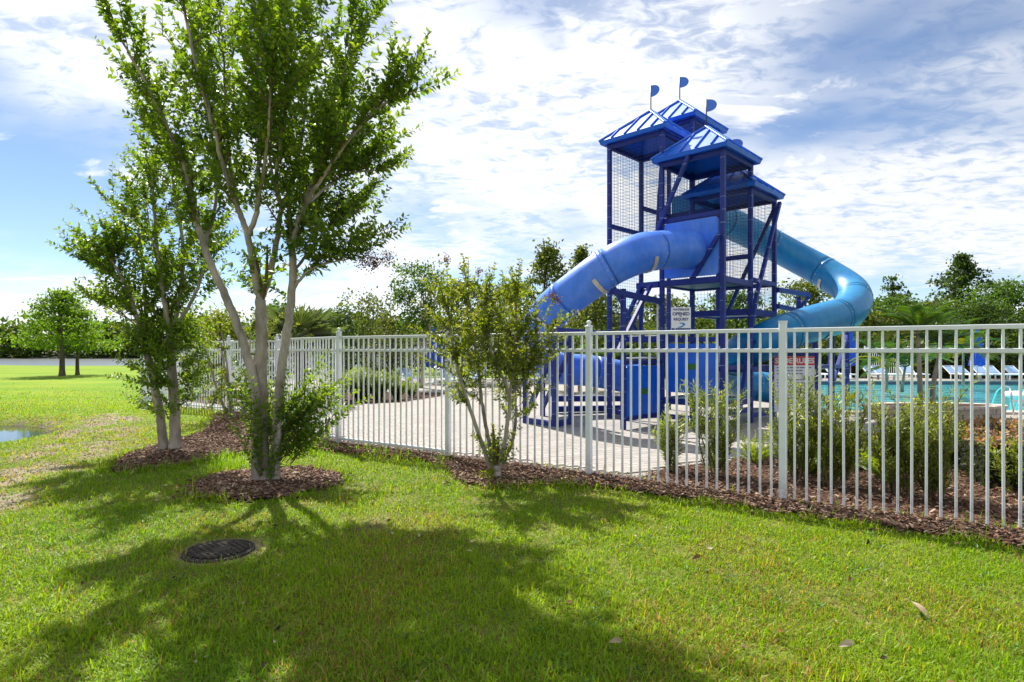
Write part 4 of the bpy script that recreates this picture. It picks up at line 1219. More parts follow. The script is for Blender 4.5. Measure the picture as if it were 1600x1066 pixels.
# ------------------------------------------------------------------ the three crape myrtles in front of the fence
yb = MAIN_TREE.y
def A(px, py, dy=0.0): return AT(px, py, yb+dy)
base = [A(413, 757), A(411, 690)]
limbs = [
  # left stem and its forks
  ([A(402, 757), A(401, 690, -.03), A(400, 620, -.03), A(383, 545, .0), A(356, 470, .05), A(328, 410, .1), A(310, 355, .1)], 0.074, 0.042, 0.92, 2),
  ([A(310, 355, .1), A(301, 320, .1), A(292, 272, .05), A(262, 200, -.1), A(228, 130, -.25), A(190, 62, -.4)], 0.040, 0.013, 0.2, 9),
  ([A(311, 360, .1), A(300, 300, .35), A(270, 240, .6), A(235, 190, .8)], 0.028, 0.012, 0.35, 6),
  ([A(318, 385, .1), A(335, 330, .4), A(338, 260, .7), A(322, 160, .8), A(305, 70, .9)], 0.028, 0.011, 0.3, 8),
  # centre stem
  ([A(413, 757, .03), A(410, 690, .04), A(408, 600, .05), A(409, 510, .05), A(407, 468, .05)], 0.088, 0.070, 1.0, 1),
  ([A(407, 472, .05), A(396, 420, .0), A(389, 375, -.05), A(376, 335, -.1), A(358, 290, -.2), A(338, 215, -.35), A(312, 120, -.5), A(290, 25, -.6), A(282, -30, -.65)], 0.050, 0.012, 0.38, 10),
  ([A(389, 368, -.05), A(402, 325, -.1), A(404, 270, -.1), A(405, 200, -.15), A(402, 110, -.2), A(398, 20, -.25), A(396, -40, -.2)], 0.036, 0.012, 0.3, 9),
  ([A(372, 320, -.1), A(360, 260, .2), A(352, 180, .4), A(350, 90, .5), A(342, 10, .6)], 0.026, 0.011, 0.25, 8),
  ([A(408, 470, .05), A(422, 425, .1), A(432, 380, .15), A(438, 335, .2), A(455, 290, .3), A(470, 225, .4), A(478, 140, .5), A(484, 50, .5), A(488, -25, .5)], 0.046, 0.012, 0.4, 10),
  ([A(440, 330, .2), A(432, 280, .0), A(440, 210, -.2), A(448, 120, -.45), A(445, 30, -.6)], 0.028, 0.011, 0.25, 9),
  # right stem
  ([A(427, 757, .0), A(432, 690, -.02), A(436, 610, -.02), A(446, 535, -.02), A(455, 470, .0), A(458, 420, .0), A(455, 375, .0)], 0.066, 0.046, 0.95, 1),
  ([A(456, 385, .0), A(468, 340, -.05), A(488, 300, -.15), A(515, 262, -.25), A(548, 215, -.4), A(580, 178, -.5), A(606, 158, -.6)], 0.036, 0.011, 0.22, 10),
  ([A(472, 335, -.05), A(487, 285, .0), A(505, 235, .1), A(522, 170, .2), A(540, 100, .2), A(552, 40, .2)], 0.030, 0.011, 0.22, 10),
  ([A(480, 318, -.1), A(520, 285, .1), A(552, 270, .3), A(588, 266, .4)], 0.026, 0.010, 0.2, 8),
  ([A(456, 390, .0), A(470, 360, .35), A(485, 310, .7), A(505, 240, .9), A(520, 150, 1.0)], 0.028, 0.011, 0.25, 9),
  ([A(458, 452, .0), A(480, 425, -.05), A(510, 412, -.1), A(545, 405, -.1)], 0.022, 0.008, 0.3, 5),
  ([A(458, 425, .0), A(490, 385, .2), A(515, 355, .35), A(540, 335, .4)], 0.022, 0.009, 0.3, 6),
  # front and back leaders closing the crown
  ([A(400, 330, -.1), A(412, 270, -.5), A(420, 190, -.85), A(425, 100, -1.0)], 0.022, 0.010, 0.3, 8),
  ([A(440, 330, .2), A(425, 270, .7), A(415, 180, 1.0), A(410, 80, 1.1), A(420, 0, 1.0)], 0.024, 0.010, 0.25, 8),
]
def base_sprouts(st, r):
    B = MAIN_TREE
    for k in range(64):      # suckers hugging the foot of the trunks
        a = r.uniform(0, 6.28); rad = r.uniform(0.04, 0.14)
        p = Vector((B.x + rad*math.cos(a), B.y + rad*math.sin(a), r.uniform(0.02, 0.55)))
        st.shoot(p, (math.cos(a)*0.35, math.sin(a)*0.35, 1), r.uniform(.3, .7), 0.055, 0.036, 0.05, 0.004, 0.1)
    for k in range(52):      # fan of long sprouts leaning right towards the fence
        p = Vector((B.x + r.uniform(0.05, 0.28), B.y + r.uniform(-.05, .2), r.uniform(0.15, 0.65)))
        st.shoot(p, (r.uniform(.35, 1.0), r.uniform(-.3, .4), r.uniform(.5, 1.0)), r.uniform(.4, .95), 0.058, 0.036, 0.12, 0.005, 0.1)
    for k in range(10):
        p = Vector((B.x - r.uniform(0.05, 0.2), B.y + r.uniform(-.1, .1), r.uniform(0.3, 1.0)))
        st.shoot(p, (r.uniform(-1.0, -.2), r.uniform(-.3, .3), r.uniform(.3, .9)), r.uniform(.25, .5), 0.055, 0.036, 0.1, 0.004, 0.1)
main_tree, mst = crape('crape_myrtle', MAIN_TREE, limbs, 'tall pale trunked tree with several stems rising from the round mulch patch', 21, 1.0, 0.067, nb=7, ns=2, dens=2.6, low=9, focus=1.7, thin=.76, spread=.55, extra=base_sprouts, blen=(.40, .80), slen=(.25, .52), gap=0.038)
rngb = np.random.default_rng(91)
for q, rad in (((575, 398), .10), ((566, 408), .09), ((604, 404), .08), ((585, 412), .06)): bloom(main_tree, A(*q), rad, rngb)
MB().tube([A(545, 405, -.1), A(570, 402, -.1), A(602, 405, -.1)], 0.004, 4).build('flower_stalk', m_twig, main_tree)

yl = LEFT_TREE.y
def Bp(px, py, dy=0.0): return AT(px, py, yl+dy)
limbs = [
  ([Bp(257, 706), Bp(250, 650), Bp(238, 585), Bp(226, 540)], 0.070, 0.052, 0.6, 5),
  ([Bp(228, 548), Bp(215, 500, -.1), Bp(200, 455, -.2), Bp(182, 420, -.3), Bp(165, 395, -.3)], 0.040, 0.012, 0.15, 10),
  ([Bp(228, 548), Bp(228, 480, .2), Bp(222, 410, .3), Bp(214, 340, .4)], 0.040, 0.013, 0.15, 10),
  ([Bp(215, 510, -.1), Bp(195, 495, .3), Bp(172, 480, .5)], 0.022, 0.009, 0.2, 7),
  ([Bp(205, 470, -.2), Bp(185, 440, -.1), Bp(165, 425, .1), Bp(150, 415, .1)], 0.020, 0.009, 0.2, 8),
  ([Bp(274, 706, .02), Bp(273, 640, .03), Bp(268, 570, .03), Bp(266, 520, .05)], 0.084, 0.058, 0.5, 7),
  ([Bp(266, 525, .05), Bp(255, 460, -.1), Bp(246, 390, -.2), Bp(240, 320, -.3), Bp(238, 275, -.3)], 0.042, 0.012, 0.1, 12),
  ([Bp(266, 525, .05), Bp(282, 460, .1), Bp(286, 390, .2), Bp(276, 320, .3), Bp(268, 270, .3)], 0.042, 0.012, 0.1, 12),
  ([Bp(268, 520, .05), Bp(300, 470, -.1), Bp(318, 420, -.2), Bp(326, 370, -.3)], 0.034, 0.012, 0.1, 10),
  ([Bp(262, 500, .05), Bp(250, 430, .5), Bp(235, 360, .8), Bp(228, 310, .8)], 0.028, 0.010, 0.1, 9),
]
def left_extra(st, r):
    for k in range(150):
        a = r.uniform(0, 6.28); rad = r.uniform(0.05, 0.20)
        p = Vector((LEFT_TREE.x + 0.03 + rad*math.cos(a), LEFT_TREE.y + rad*math.sin(a), 0.42 + 1.2*r.random()**.8))
        st.shoot(p, (math.cos(a)*0.8, math.sin(a)*0.8, r.uniform(.2, .9)), r.uniform(.25, .58), 0.058, 0.036, 0.1, 0.004, 0.1)
    for k in range(12):
        p = Vector((LEFT_TREE.x + 0.1, LEFT_TREE.y, r.uniform(0.7, 1.4)))
        st.shoot(p, (r.uniform(.4, 1.0), r.uniform(-.5, .2), r.uniform(.0, .5)), r.uniform(.3, .6), 0.058, 0.036, 0.15, 0.004, 0.1)
    p = Bp(222, 600); st.shoot(p, (-1, -.1, .25), .55, 0.055, 0.034, 0.1, 0.005, 0.1)
    for e in ((205, 235), (180, 250)): st.shoot(Bp(e[0]+50, e[1]+45), Bp(*e)-Bp(e[0]+50, e[1]+45), .6, .06, .032, .05, .006, .1)
left_tree, _ = crape('crape_myrtle', LEFT_TREE, limbs, 'bushy two stemmed tree at the left edge of the mulch bed', 37, 1.0, 0.070, nb=8, ns=3, dens=1.6, focus=1.0, thin=.85, spread=.60, extra=left_extra, blen=(.32, .68), slen=(.25, .52), gap=0.038)

ys_ = SMALL_TREE.y
def Cp(px, py, dy=0.0): return AT(px, py, ys_+dy)
limbs = [
  ([Cp(775, 750), Cp(775, 728)], 0.058, 0.052, 1.0, 1),
  ([Cp(768, 735), Cp(752, 690, -.02), Cp(735, 640, -.05), Cp(716, 580, -.1), Cp(706, 530, -.15), Cp(698, 480, -.2)], 0.030, 0.012, 0.38, 12),
  ([Cp(772, 735), Cp(762, 680, .1), Cp(752, 620, .2), Cp(745, 560, .3), Cp(738, 500, .35), Cp(730, 455, .4)], 0.028, 0.011, 0.35, 12),
  ([Cp(778, 735), Cp(790, 680, .0), Cp(796, 620, -.05), Cp(778, 575, -.1), Cp(762, 530, -.2), Cp(760, 470, -.2)], 0.030, 0.011, 0.38, 12),
  ([Cp(796, 620, -.05), Cp(802, 580, .05), Cp(806, 520, .1), Cp(808, 460, .1)], 0.022, 0.010, 0.15, 10),
  ([Cp(800, 615, .0), Cp(820, 590, .0), Cp(832, 555, .0), Cp(838, 525, .0)], 0.018, 0.008, 0.15, 9),
  ([Cp(780, 735), Cp(800, 690, .1), Cp(806, 640, .2), Cp(800, 580, .3), Cp(785, 510, .35)], 0.026, 0.010, 0.35, 11),
]
def small_extra(st, r):
    for k in range(26):
        a = r.uniform(0, 6.28)
        p = Vector((SMALL_TREE.x + .05*math.cos(a), SMALL_TREE.y + .05*math.sin(a), r.uniform(0.12, 0.35)))
        st.shoot(p, (math.cos(a)*0.8, math.sin(a)*0.8, .8), r.uniform(.15, .36), 0.044, 0.03, 0.08, 0.003, 0.1)
    for q, e in (((812, 478), (802, 425)), ((838, 520), (872, 462)), ((700, 480), (695, 405)), ((690, 560), (665, 540))):
        st.shoot(Cp(*q), Cp(*e)-Cp(*q), (Cp(*e)-Cp(*q)).length, .045, .03, .05, .004, .0)
SM_PAL = [(0.13, 0.200, 0.020), (0.165, 0.235, 0.022), (0.095, 0.165, 0.020), (0.21, 0.265, 0.024), (0.14, 0.19, 0.022)]
small_tree, _ = crape('crape_myrtle', SMALL_TREE, limbs, 'small vase shaped tree growing right in front of the fence', 53, 0.66, 0.048, nb=8, ns=3, dens=1.9, focus=.35, thin=.85, spread=.75, pal=SM_PAL, extra=small_extra, blen=(.30, .60), slen=(.25, .50), tipcol=(0.22, 0.21, 0.035), gap=0.030)
rngb2 = np.random.default_rng(5)
for q in ((697, 405), (748, 425), (870, 470), (862, 462)): bloom(small_tree, Cp(*q), .045, rngb2, 90)
# dead stubs of a cut tree near the fence
stub = thing('cut_stump', G(500, 700), 'grey cut stems sticking out of the mulch behind the big tree', 'stump')
wb = MB()
for px0, py0, px1, py1, rr_ in ((492, 702, 485, 668, .03), (500, 703, 499, 660, .026), (508, 703, 512, 655, .026), (495, 704, 478, 684, .022)):
    b_, t_ = AT(px0, py0, G(500, 700).y), AT(px1, py1, G(500, 700).y); b_.z = 0.0
    wb.tube([b_, b_.lerp(t_, .5) + Vector((.012, 0, 0)), t_], [rr_*1.3, rr_, rr_*.85], 8)
wb.build('stem', m_bark, stub)
# leafy shrub tree behind the big trunk, outside the corner of the fence
bk = G(372, 655)
limbs = [([bk + Vector((dx*.3, dy*.3, 0)), bk + Vector((dx*.7, dy*.7, .6)), bk + Vector((dx, dy, 1.25)), bk + Vector((dx*1.4, dy*1.3, 1.75))], .03, .01, .25, 9) for dx, dy in ((-.35, .1), (-.1, -.3), (.25, .2), (.05, .35), (-.5, -.2))]
crape('crape_myrtle', bk, limbs, 'yellowish leafy small tree half hidden between the two pale trunks', 71, 0.8, 0.056, ns=3, pal=[(0.13, 0.18, 0.02), (0.17, 0.21, 0.022), (0.09, 0.14, 0.02)], tipcol=(0.28, 0.26, 0.03), gap=0.038)

# ------------------------------------------------------------------ trees and bushes further off
DARK = [(0.040, 0.078, 0.016), (0.058, 0.105, 0.018), (0.070, 0.122, 0.020), (0.046, 0.088, 0.022)]
OLIVE = [(0.078, 0.110, 0.020), (0.110, 0.145, 0.025), (0.065, 0.092, 0.020), (0.135, 0.16, 0.034)]
MIDG = [(0.055, 0.12, 0.016), (0.08, 0.155, 0.018), (0.045, 0.10, 0.016), (0.095, 0.17, 0.02)]
BRIGHT = [(0.13, 0.24, 0.016), (0.18, 0.29, 0.018), (0.10, 0.19, 0.015)]
YEL = [(0.14, 0.19, 0.02), (0.18, 0.22, 0.025), (0.10, 0.15, 0.02)]
def profile(style, t):
    if style == 'round': return math.sin(math.pi*(0.12 + 0.80*t))**0.8
    if style == 'cone': return (1-t)**0.8*(0.35+0.65*min(1, t*5+0.3))
    if style == 'airy': return (0.45+0.55*math.sin(math.pi*min(1, t*1.15)))*(1-t**3)
    if style == 'vase': return 0.45 + 0.6*t - 0.35*max(0, t-0.8)/0.2
    return 1.0
def bg_tree(name, label, x, y, h, w, z_bot, style, pal, seed, n_cl=130, per=26, ls=0.16, rc=0.35, flat=0.6, bark=m_bark_far, group=None, trunk_r=None, stems=1, z0=0.0, gappy=0.0, n_limbs=26, cat='tree', lmat=None):
    loc = Vector((x, y, z0)); t = thing(name, loc, label, cat, group)
    r = random.Random(seed); rng = np.random.default_rng(seed); cl = []
    ph = [r.random()*6.28 for _ in range(3)]
    while len(cl) < n_cl:
        f = r.random()**0.85; a = r.random()*6.28
        lump = 1 + 0.22*math.sin(2*a+ph[0]+f*5) + 0.15*math.sin(5*a+ph[1]-f*9)
        R_ = profile(style, f)*w/2*lump; q = R_*(r.random()**0.5)
        if gappy and math.sin(f*13+ph[2]+a*2) > 1-gappy: continue
        cl.append((x + q*math.cos(a), y + q*math.sin(a), z0 + z_bot + f*(h-z_bot-0.5*rc), 0.7+0.6*r.random(), f))
    C = np.array(cl); k = len(C)
    P = np.repeat(C[:, :3], per, 0) + rng.normal(0, 0.55, (k*per, 3))*np.array([rc, rc, rc*flat])*np.repeat(C[:, 3:4], per, 0)
    T = unit(rng.normal(0, 1, (k*per, 3)) + np.array([0, 0, -0.15])); Nn = unit(rng.normal(0, .6, (k*per, 3)) + np.array([0, 0, .8]))
    L = rng.uniform(.7, 1.3, k*per)*ls
    cols = pick_cols(k*per, pal, rng)*np.repeat(rng.uniform(.8, 1.2, (k, 1)), per, 0)
    wd = MB(); tr = trunk_r or 0.03*h*0.6
    for s in range(stems):
        ox, oy = (0, 0) if stems == 1 else (r.gauss(0, tr*1.5), r.gauss(0, tr*1.5))
        tp = [Vector((x+ox, y+oy, z0-0.05)), Vector((x+ox*2, y+oy*2, z0+h*.3)), Vector((x+ox*4+r.gauss(0, .03*h), y+oy*4, z0+h*.65)), Vector((x+ox*4, y+oy*4, z0+h*.93))]
        tp = catmull(tp, 4); m = len(tp)
        wd.tube(tp, [tr*(1.25 if i == 0 else 1)*(1-.85*i/(m-1)) for i in range(m)], 8)
        for q in range(n_limbs//stems):
            c = cl[r.randrange(k)]; i = min(m-1, max(1, int((c[2]-z0)/h*m*0.72)))
            b = tp[i]; e = Vector(c[:3])
            wd.tube([b, b.lerp(e, .5) + Vector((0, 0, .06*h*r.random())), e], [tr*.32*(1-.6*i/m), tr*.2, tr*.05], 5)
    wd.build('trunk', bark, t)
    leaf_obj('crown', leaves(P, T, Nn, L, L*.62, cols, True), lmat or m_leaf_far, t)
    return t
def at_px(px, Y): return (px-800)/F_PX*Y
def h_px(py, Y): return EYE + (HORIZON-py)/F_PX*Y
# pair on the far lawn
bg_tree('cypress_tree', 'wide feathery green tree standing alone on the far lawn', at_px(97, 30.6), 30.6, h_px(449, 30.6), 6.2, 1.4, 'cone', BRIGHT, 3, 190, 30, .15, .46, .22, trunk_r=.14)
bg_tree('cypress_tree', 'slimmer tree close behind the lone lawn tree', at_px(121, 31.6), 31.6, h_px(478, 31.6), 4.4, 1.3, 'cone', BRIGHT, 4, 100, 28, .15, .44, .22, trunk_r=.10)
# left of the tower, inside and beyond the far fence
bg_tree('crape_myrtle', 'upright fan shaped tree behind the far fence', at_px(652, 21), 21, h_px(408, 21), 2.2, 1.9, 'vase', MIDG, 11, 110, 30, .11, .26, .9, bark=m_bark, trunk_r=.05, stems=4)
bg_tree('shrub_tree', 'thin grey green tree with upright twigs behind the far fence', at_px(577, 27), 27, h_px(458, 27), 2.6, 1.0, 'vase', OLIVE, 12, 70, 26, .14, .30, 1.0, trunk_r=.05, stems=4)
bg_tree('shrub_tree', 'round dark shrub tree beside the fan palm', at_px(528, 23), 23, h_px(478, 23), 2.2, .4, 'round', DARK, 13, 90, 28, .13, .32, trunk_r=.06)
bg_tree('shrub_tree', 'olive leafed bushy tree left of the fan shaped tree', at_px(612, 24), 24, h_px(490, 24), 2.2, .3, 'round', OLIVE, 14, 90, 28, .12, .30, trunk_r=.06)
bg_tree('shrub_tree', 'rounded olive tree behind the small vase shaped tree', at_px(720, 25), 25, h_px(436, 25), 3.4, .6, 'round', OLIVE, 15, 150, 28, .14, .38, trunk_r=.08)
bg_tree('shrub_tree', 'broad olive tree left of the blue tube', at_px(800, 27), 27, h_px(440, 27), 3.6, .5, 'round', OLIVE, 16, 150, 28, .15, .40, trunk_r=.09)
bg_tree('shrub_tree', 'dark broadleaf tree at the far corner of the left fence', at_px(440, 19), 19, h_px(470, 19), 2.6, .5, 'round', MIDG, 17, 110, 28, .12, .33, trunk_r=.07)
bg_tree('shrub_tree', 'yellow green bush beyond the fence left of the big trunks', at_px(345, 19), 19, h_px(482, 19), 2.8, .2, 'round', YEL, 18, 110, 28, .12, .33, trunk_r=.06)
bg_tree('pine_tree', 'tall dark airy tree rising behind the blue tube', at_px(856, 46), 46, h_px(376, 46), 6.0, 3.0, 'airy', OLIVE, 21, 190, 26, .26, .55, .5, trunk_r=.16, gappy=.3)
bg_tree('pine_tree', 'second dark airy tree just touching the blue tube', at_px(909, 48), 48, h_px(383, 48), 4.4, 3.5, 'airy', OLIVE, 22, 120, 26, .26, .5, .5, trunk_r=.14, gappy=.3)
bg_tree('shrub_tree', 'full olive tree framed by the left tower posts', at_px(925, 38), 38, h_px(452, 38), 6.0, .4, 'round', OLIVE, 23, 190, 28, .22, .6, trunk_r=.13)
bg_tree('shrub_tree', 'olive tree seen through the middle of the tower', at_px(1040, 40), 40, h_px(462, 40), 7.5, .4, 'round', OLIVE, 24, 200, 28, .24, .65, trunk_r=.13)
bg_tree('shrub_tree', 'green tree seen through the right tower posts', at_px(1150, 41), 41, h_px(455, 41), 7.0, .4, 'round', MIDG, 25, 200, 28, .24, .65, trunk_r=.13)
bg_tree('shrub_tree', 'yellow green tree topping the gap above the lower teal tube', at_px(1262, 38), 38, h_px(434, 38), 4.6, .4, 'round', YEL + OLIVE, 26, 170, 28, .2, .55, trunk_r=.12)
# right of the tower
bg_tree('cypress_tree', 'small flat topped tree above the right treeline', at_px(1394, 62), 62, h_px(430, 62), 3.6, 4.6, 'airy', DARK, 31, 46, 24, .32, .55, .3, trunk_r=.13, gappy=.45)
bg_tree('cypress_tree', 'tallest airy dark tree of the right treeline', at_px(1503, 56), 56, h_px(395, 56), 7.6, 2.6, 'airy', DARK, 32, 210, 26, .30, .6, .4, trunk_r=.18, gappy=.35)
bg_tree('broadleaf_tree', 'dense green tree at the right edge of the picture', at_px(1578, 40), 40, h_px(436, 40), 6.4, .3, 'round', MIDG, 33, 240, 30, .22, .6, trunk_r=.14)
bg_tree('broadleaf_tree', 'dense dark green tree below the tallest airy tree', at_px(1535, 37), 37, h_px(470, 37), 5.0, .2, 'round', DARK, 34, 180, 28, .2, .55, trunk_r=.12)
bg_tree('broadleaf_tree', 'rounded green tree right of the teal tube', at_px(1405, 44), 44, h_px(462, 44), 6.4, .3, 'round', MIDG, 35, 200, 28, .24, .6, trunk_r=.12)
bg_tree('broadleaf_tree', 'olive green tree behind the feather palm', at_px(1462, 46), 46, h_px(468, 46), 5.6, .3, 'round', OLIVE, 36, 180, 28, .24, .6, trunk_r=.12)
bg_tree('broadleaf_tree', 'olive tree low behind the bend of the teal tube', at_px(1345, 42), 42, h_px(478, 42), 6.0, .3, 'round', OLIVE, 37, 180, 28, .24, .6, trunk_r=.12)
# woods: masses nobody could count
def woods(name, label, x0, x1, y0, y1, hfun, n_cl, per, ls, rc, pal, seed, z0=0.0):
    rng = np.random.default_rng(seed)
    X = rng.uniform(x0, x1, n_cl); Y = rng.uniform(y0, y1, n_cl); H = hfun(X)
    Zc = z0 + H*rng.random(n_cl)**0.7
    P = np.repeat(np.stack([X, Y, Zc], -1), per, 0) + rng.normal(0, .55, (n_cl*per, 3))*np.array([rc, rc, rc*.7])
    P[:, 2] = np.maximum(P[:, 2], z0+.02)
    k = len(P); T = unit(rng.normal(0, 1, (k, 3))); Nn = unit(rng.normal(0, .7, (k, 3)) + np.array([0, 0, .7])); L = rng.uniform(.7, 1.3, k)*ls
    c = pick_cols(k, pal, rng)*np.repeat(rng.uniform(.75, 1.2, (n_cl, 1)), per, 0)
    V, F, c = leaves(P, T, Nn, L, L*.65, c, True)
    o = link_mesh(name, np_mesh(name, V, F, m_leaf_far, c)); o['kind'] = 'stuff'; o['label'] = label; o['category'] = 'woods'
    return o
woods('far_woods', 'hazy line of woods on the far shore of the lake', -330, 40, 161, 180, lambda x: 5.5 + 5.5*vnoise(x*.06, x*0+1.5, 3) + 2.5*vnoise(x*.3, x*0+7, 2), 1500, 16, 1.7, 2.3, MIDG + OLIVE, 41, -1.0)
woods('woods', 'belt of mixed green woods closing the view behind the pool', -32, 75, 52, 60, lambda x: 2.6 + 3.2*vnoise(x*.12, x*0+4.5, 3), 1500, 20, .5, .9, DARK + OLIVE, 42)
woods('undergrowth', 'low olive undergrowth behind the pool fence', -18, 48, 33, 36, lambda x: 1.6 + 1.6*vnoise(x*.3, x*0+2.5, 3), 900, 20, .28, .5, OLIVE + DARK, 43)

# ------------------------------------------------------------------ hedges
def hedge(label, x0, x1, y0, y1, h, pal, top_pal, seed, n, ls, rot=None, skew=0.0):
    rng = np.random.default_rng(seed)
    t = thing('hedge', ((x0+x1)/2, (y0+y1)/2, 0), label, 'hedge')
    lx, ly = x1-x0, y1-y0
    face = rng.random(n); P = np.zeros((n, 3)); top = face < 0.5
    P[:, 0] = rng.uniform(x0, x1, n); P[:, 1] = rng.uniform(y0, y1, n); P[:, 2] = h*rng.uniform(.05, 1, n)
    P[top, 2] = h + 0.06*h*(vnoise(P[top, 0]*3, P[top, 1]*3, 2)-.5)*4 + rng.normal(0, .02, top.sum())
    fr = (face >= .5) & (face < .8); P[fr, 1] = y0 + rng.normal(0, .03, fr.sum())
    sd_ = face >= .92; P[sd_, 0] = x0 + rng.normal(0, .03, sd_.sum())
    P[:, 0] += skew*(P[:, 1]-y0)
    T = unit(rng.normal(0, 1, (n, 3)) + np.array([0, -.3, .3])); Nn = unit(rng.normal(0, .6, (n, 3)) + np.array([0, -.3, .7])); L = rng.uniform(.7, 1.3, n)*ls
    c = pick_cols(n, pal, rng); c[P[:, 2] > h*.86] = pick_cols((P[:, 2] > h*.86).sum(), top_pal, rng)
    V, F, c = leaves(P, T, Nn, L, L*.6, c, True)
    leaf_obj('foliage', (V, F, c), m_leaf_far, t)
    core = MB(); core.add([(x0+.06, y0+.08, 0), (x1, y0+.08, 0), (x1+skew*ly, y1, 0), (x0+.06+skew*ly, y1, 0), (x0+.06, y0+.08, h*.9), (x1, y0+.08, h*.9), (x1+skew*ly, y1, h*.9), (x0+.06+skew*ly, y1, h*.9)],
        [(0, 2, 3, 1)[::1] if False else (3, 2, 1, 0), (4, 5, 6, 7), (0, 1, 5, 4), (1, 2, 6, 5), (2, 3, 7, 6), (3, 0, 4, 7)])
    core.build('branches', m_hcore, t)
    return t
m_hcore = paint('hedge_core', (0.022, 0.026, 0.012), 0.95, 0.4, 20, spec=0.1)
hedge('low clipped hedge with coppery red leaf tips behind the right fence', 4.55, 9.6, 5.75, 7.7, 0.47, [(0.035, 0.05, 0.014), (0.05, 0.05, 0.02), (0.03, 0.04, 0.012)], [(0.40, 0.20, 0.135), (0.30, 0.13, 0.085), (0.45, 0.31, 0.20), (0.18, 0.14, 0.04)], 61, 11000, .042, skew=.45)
hedge('long clipped green hedge behind the loungers beyond the pool', 19.5, 44, 28.0, 29.2, 1.25, OLIVE, MIDG, 62, 9000, .16)
hedge('clipped green hedge left of the white gate beyond the pool', 5.0, 17.2, 28.6, 29.6, 1.2, OLIVE, MIDG, 63, 5000, .16)

# ------------------------------------------------------------------ upright narrow leaved shrubs inside the fence
POD = [(0.13, 0.20, 0.026), (0.165, 0.235, 0.03), (0.095, 0.155, 0.022), (0.22, 0.275, 0.035)]
def podocarpus(label, x, y, h, wdt, n_st, seed, pal=POD, leaf=0.068):
    t = thing('narrow_leaf_shrub', (x, y, 0.01), label, 'shrub', 'narrow leaved shrubs inside the fence')
    r = random.Random(seed); st = Stems(seed)
    def needles(p, d, ln, r0):
        pts = [Vector(p)]; dd = Vector(d).normalized(); n = max(3, int(ln/.08))
        for i in range(n):
            dd = (dd + Vector((r.gauss(0, .07), r.gauss(0, .07), .05))).normalized(); pts.append(pts[-1] + dd*(ln/n))
        st.tw.tube(pts, [r0*(1-.8*i/n) for i in range(n+1)], 4, cap=False)
        q = .08*ln; a = r.random()*6.28
        while q < ln:
            f = q/(ln/n); i = min(n-1, int(f)); pos = pts[i].lerp(pts[i+1], f-i); tg = (pts[i+1]-pts[i]).normalized()
            ref = Vector((1, 0, 0)) if abs(tg.x) < .8 else Vector((0, 1, 0)); s = tg.cross(ref).normalized(); u = s.cross(tg)
            for k in range(2):
                a += 2.4; sd = s*math.cos(a) + u*math.sin(a)
                st.P.append(pos); st.T.append((sd*.85 + tg*.75).normalized()); st.N.append((tg - sd*.3 + Vector((r.gauss(0, .2), r.gauss(0, .2), .2))).normalized()); st.L.append(leaf*r.uniform(.7, 1.2)); st.tip.append(q/ln)
            q += .017*r.uniform(.8, 1.3)
        return pts
    for s in range(n_st):
        a = r.random()*6.28; rad = wdt*.18*r.random()
        p = Vector((x + rad*math.cos(a), y + rad*math.sin(a), 0.0))
        hh = h*r.uniform(.7, 1.0); sp = wdt*.5*r.random()/hh
        pts = needles(p, (math.cos(a)*sp, math.sin(a)*sp, 1), hh, .009)
        for b in range(int(8*hh)):
            i = r.randrange(1, len(pts)-1); a2 = r.random()*6.28
            needles(pts[i], (math.cos(a2)*.7, math.sin(a2)*.7, .9), r.uniform(.15, .38), .004)
    st.tw.build('stems', m_twig, t)
    leaf_obj('foliage', st.leaf_data(pal, np.random.default_rng(seed), wr=.20, tipcol=(0.27, 0.30, 0.04), simple=True), m_leaf, t)
SHR = [((1047, 738), .60, .35, 4, 'smallest narrow leaved shrub, at the left end behind the fence'),
       ((1120, 745), .85, .55, 7, 'narrow leaved shrub left of the wide white fence post'),
       ((1242, 752), .92, .55, 8, 'narrow leaved shrub directly behind the wide white fence post'),
       ((1305, 762), .88, .60, 8, 'narrow leaved shrub in front of the teal tube frame'),
       ((1402, 775), .80, .55, 7, 'narrow leaved shrub left of the palm trunks'),
       ((1462, 782), .92, .55, 9, 'dense narrow leaved shrub right of the palm trunks'),
       ((1600, 775), .45, .50, 6, 'low narrow leaved shrub before the coppery hedge')]
for k, (q, h, w, n_, lb) in enumerate(SHR):
    g = G(*q); podocarpus(lb, g.x, g.y, h*1.10, w*1.15, n_+6, 80+k)
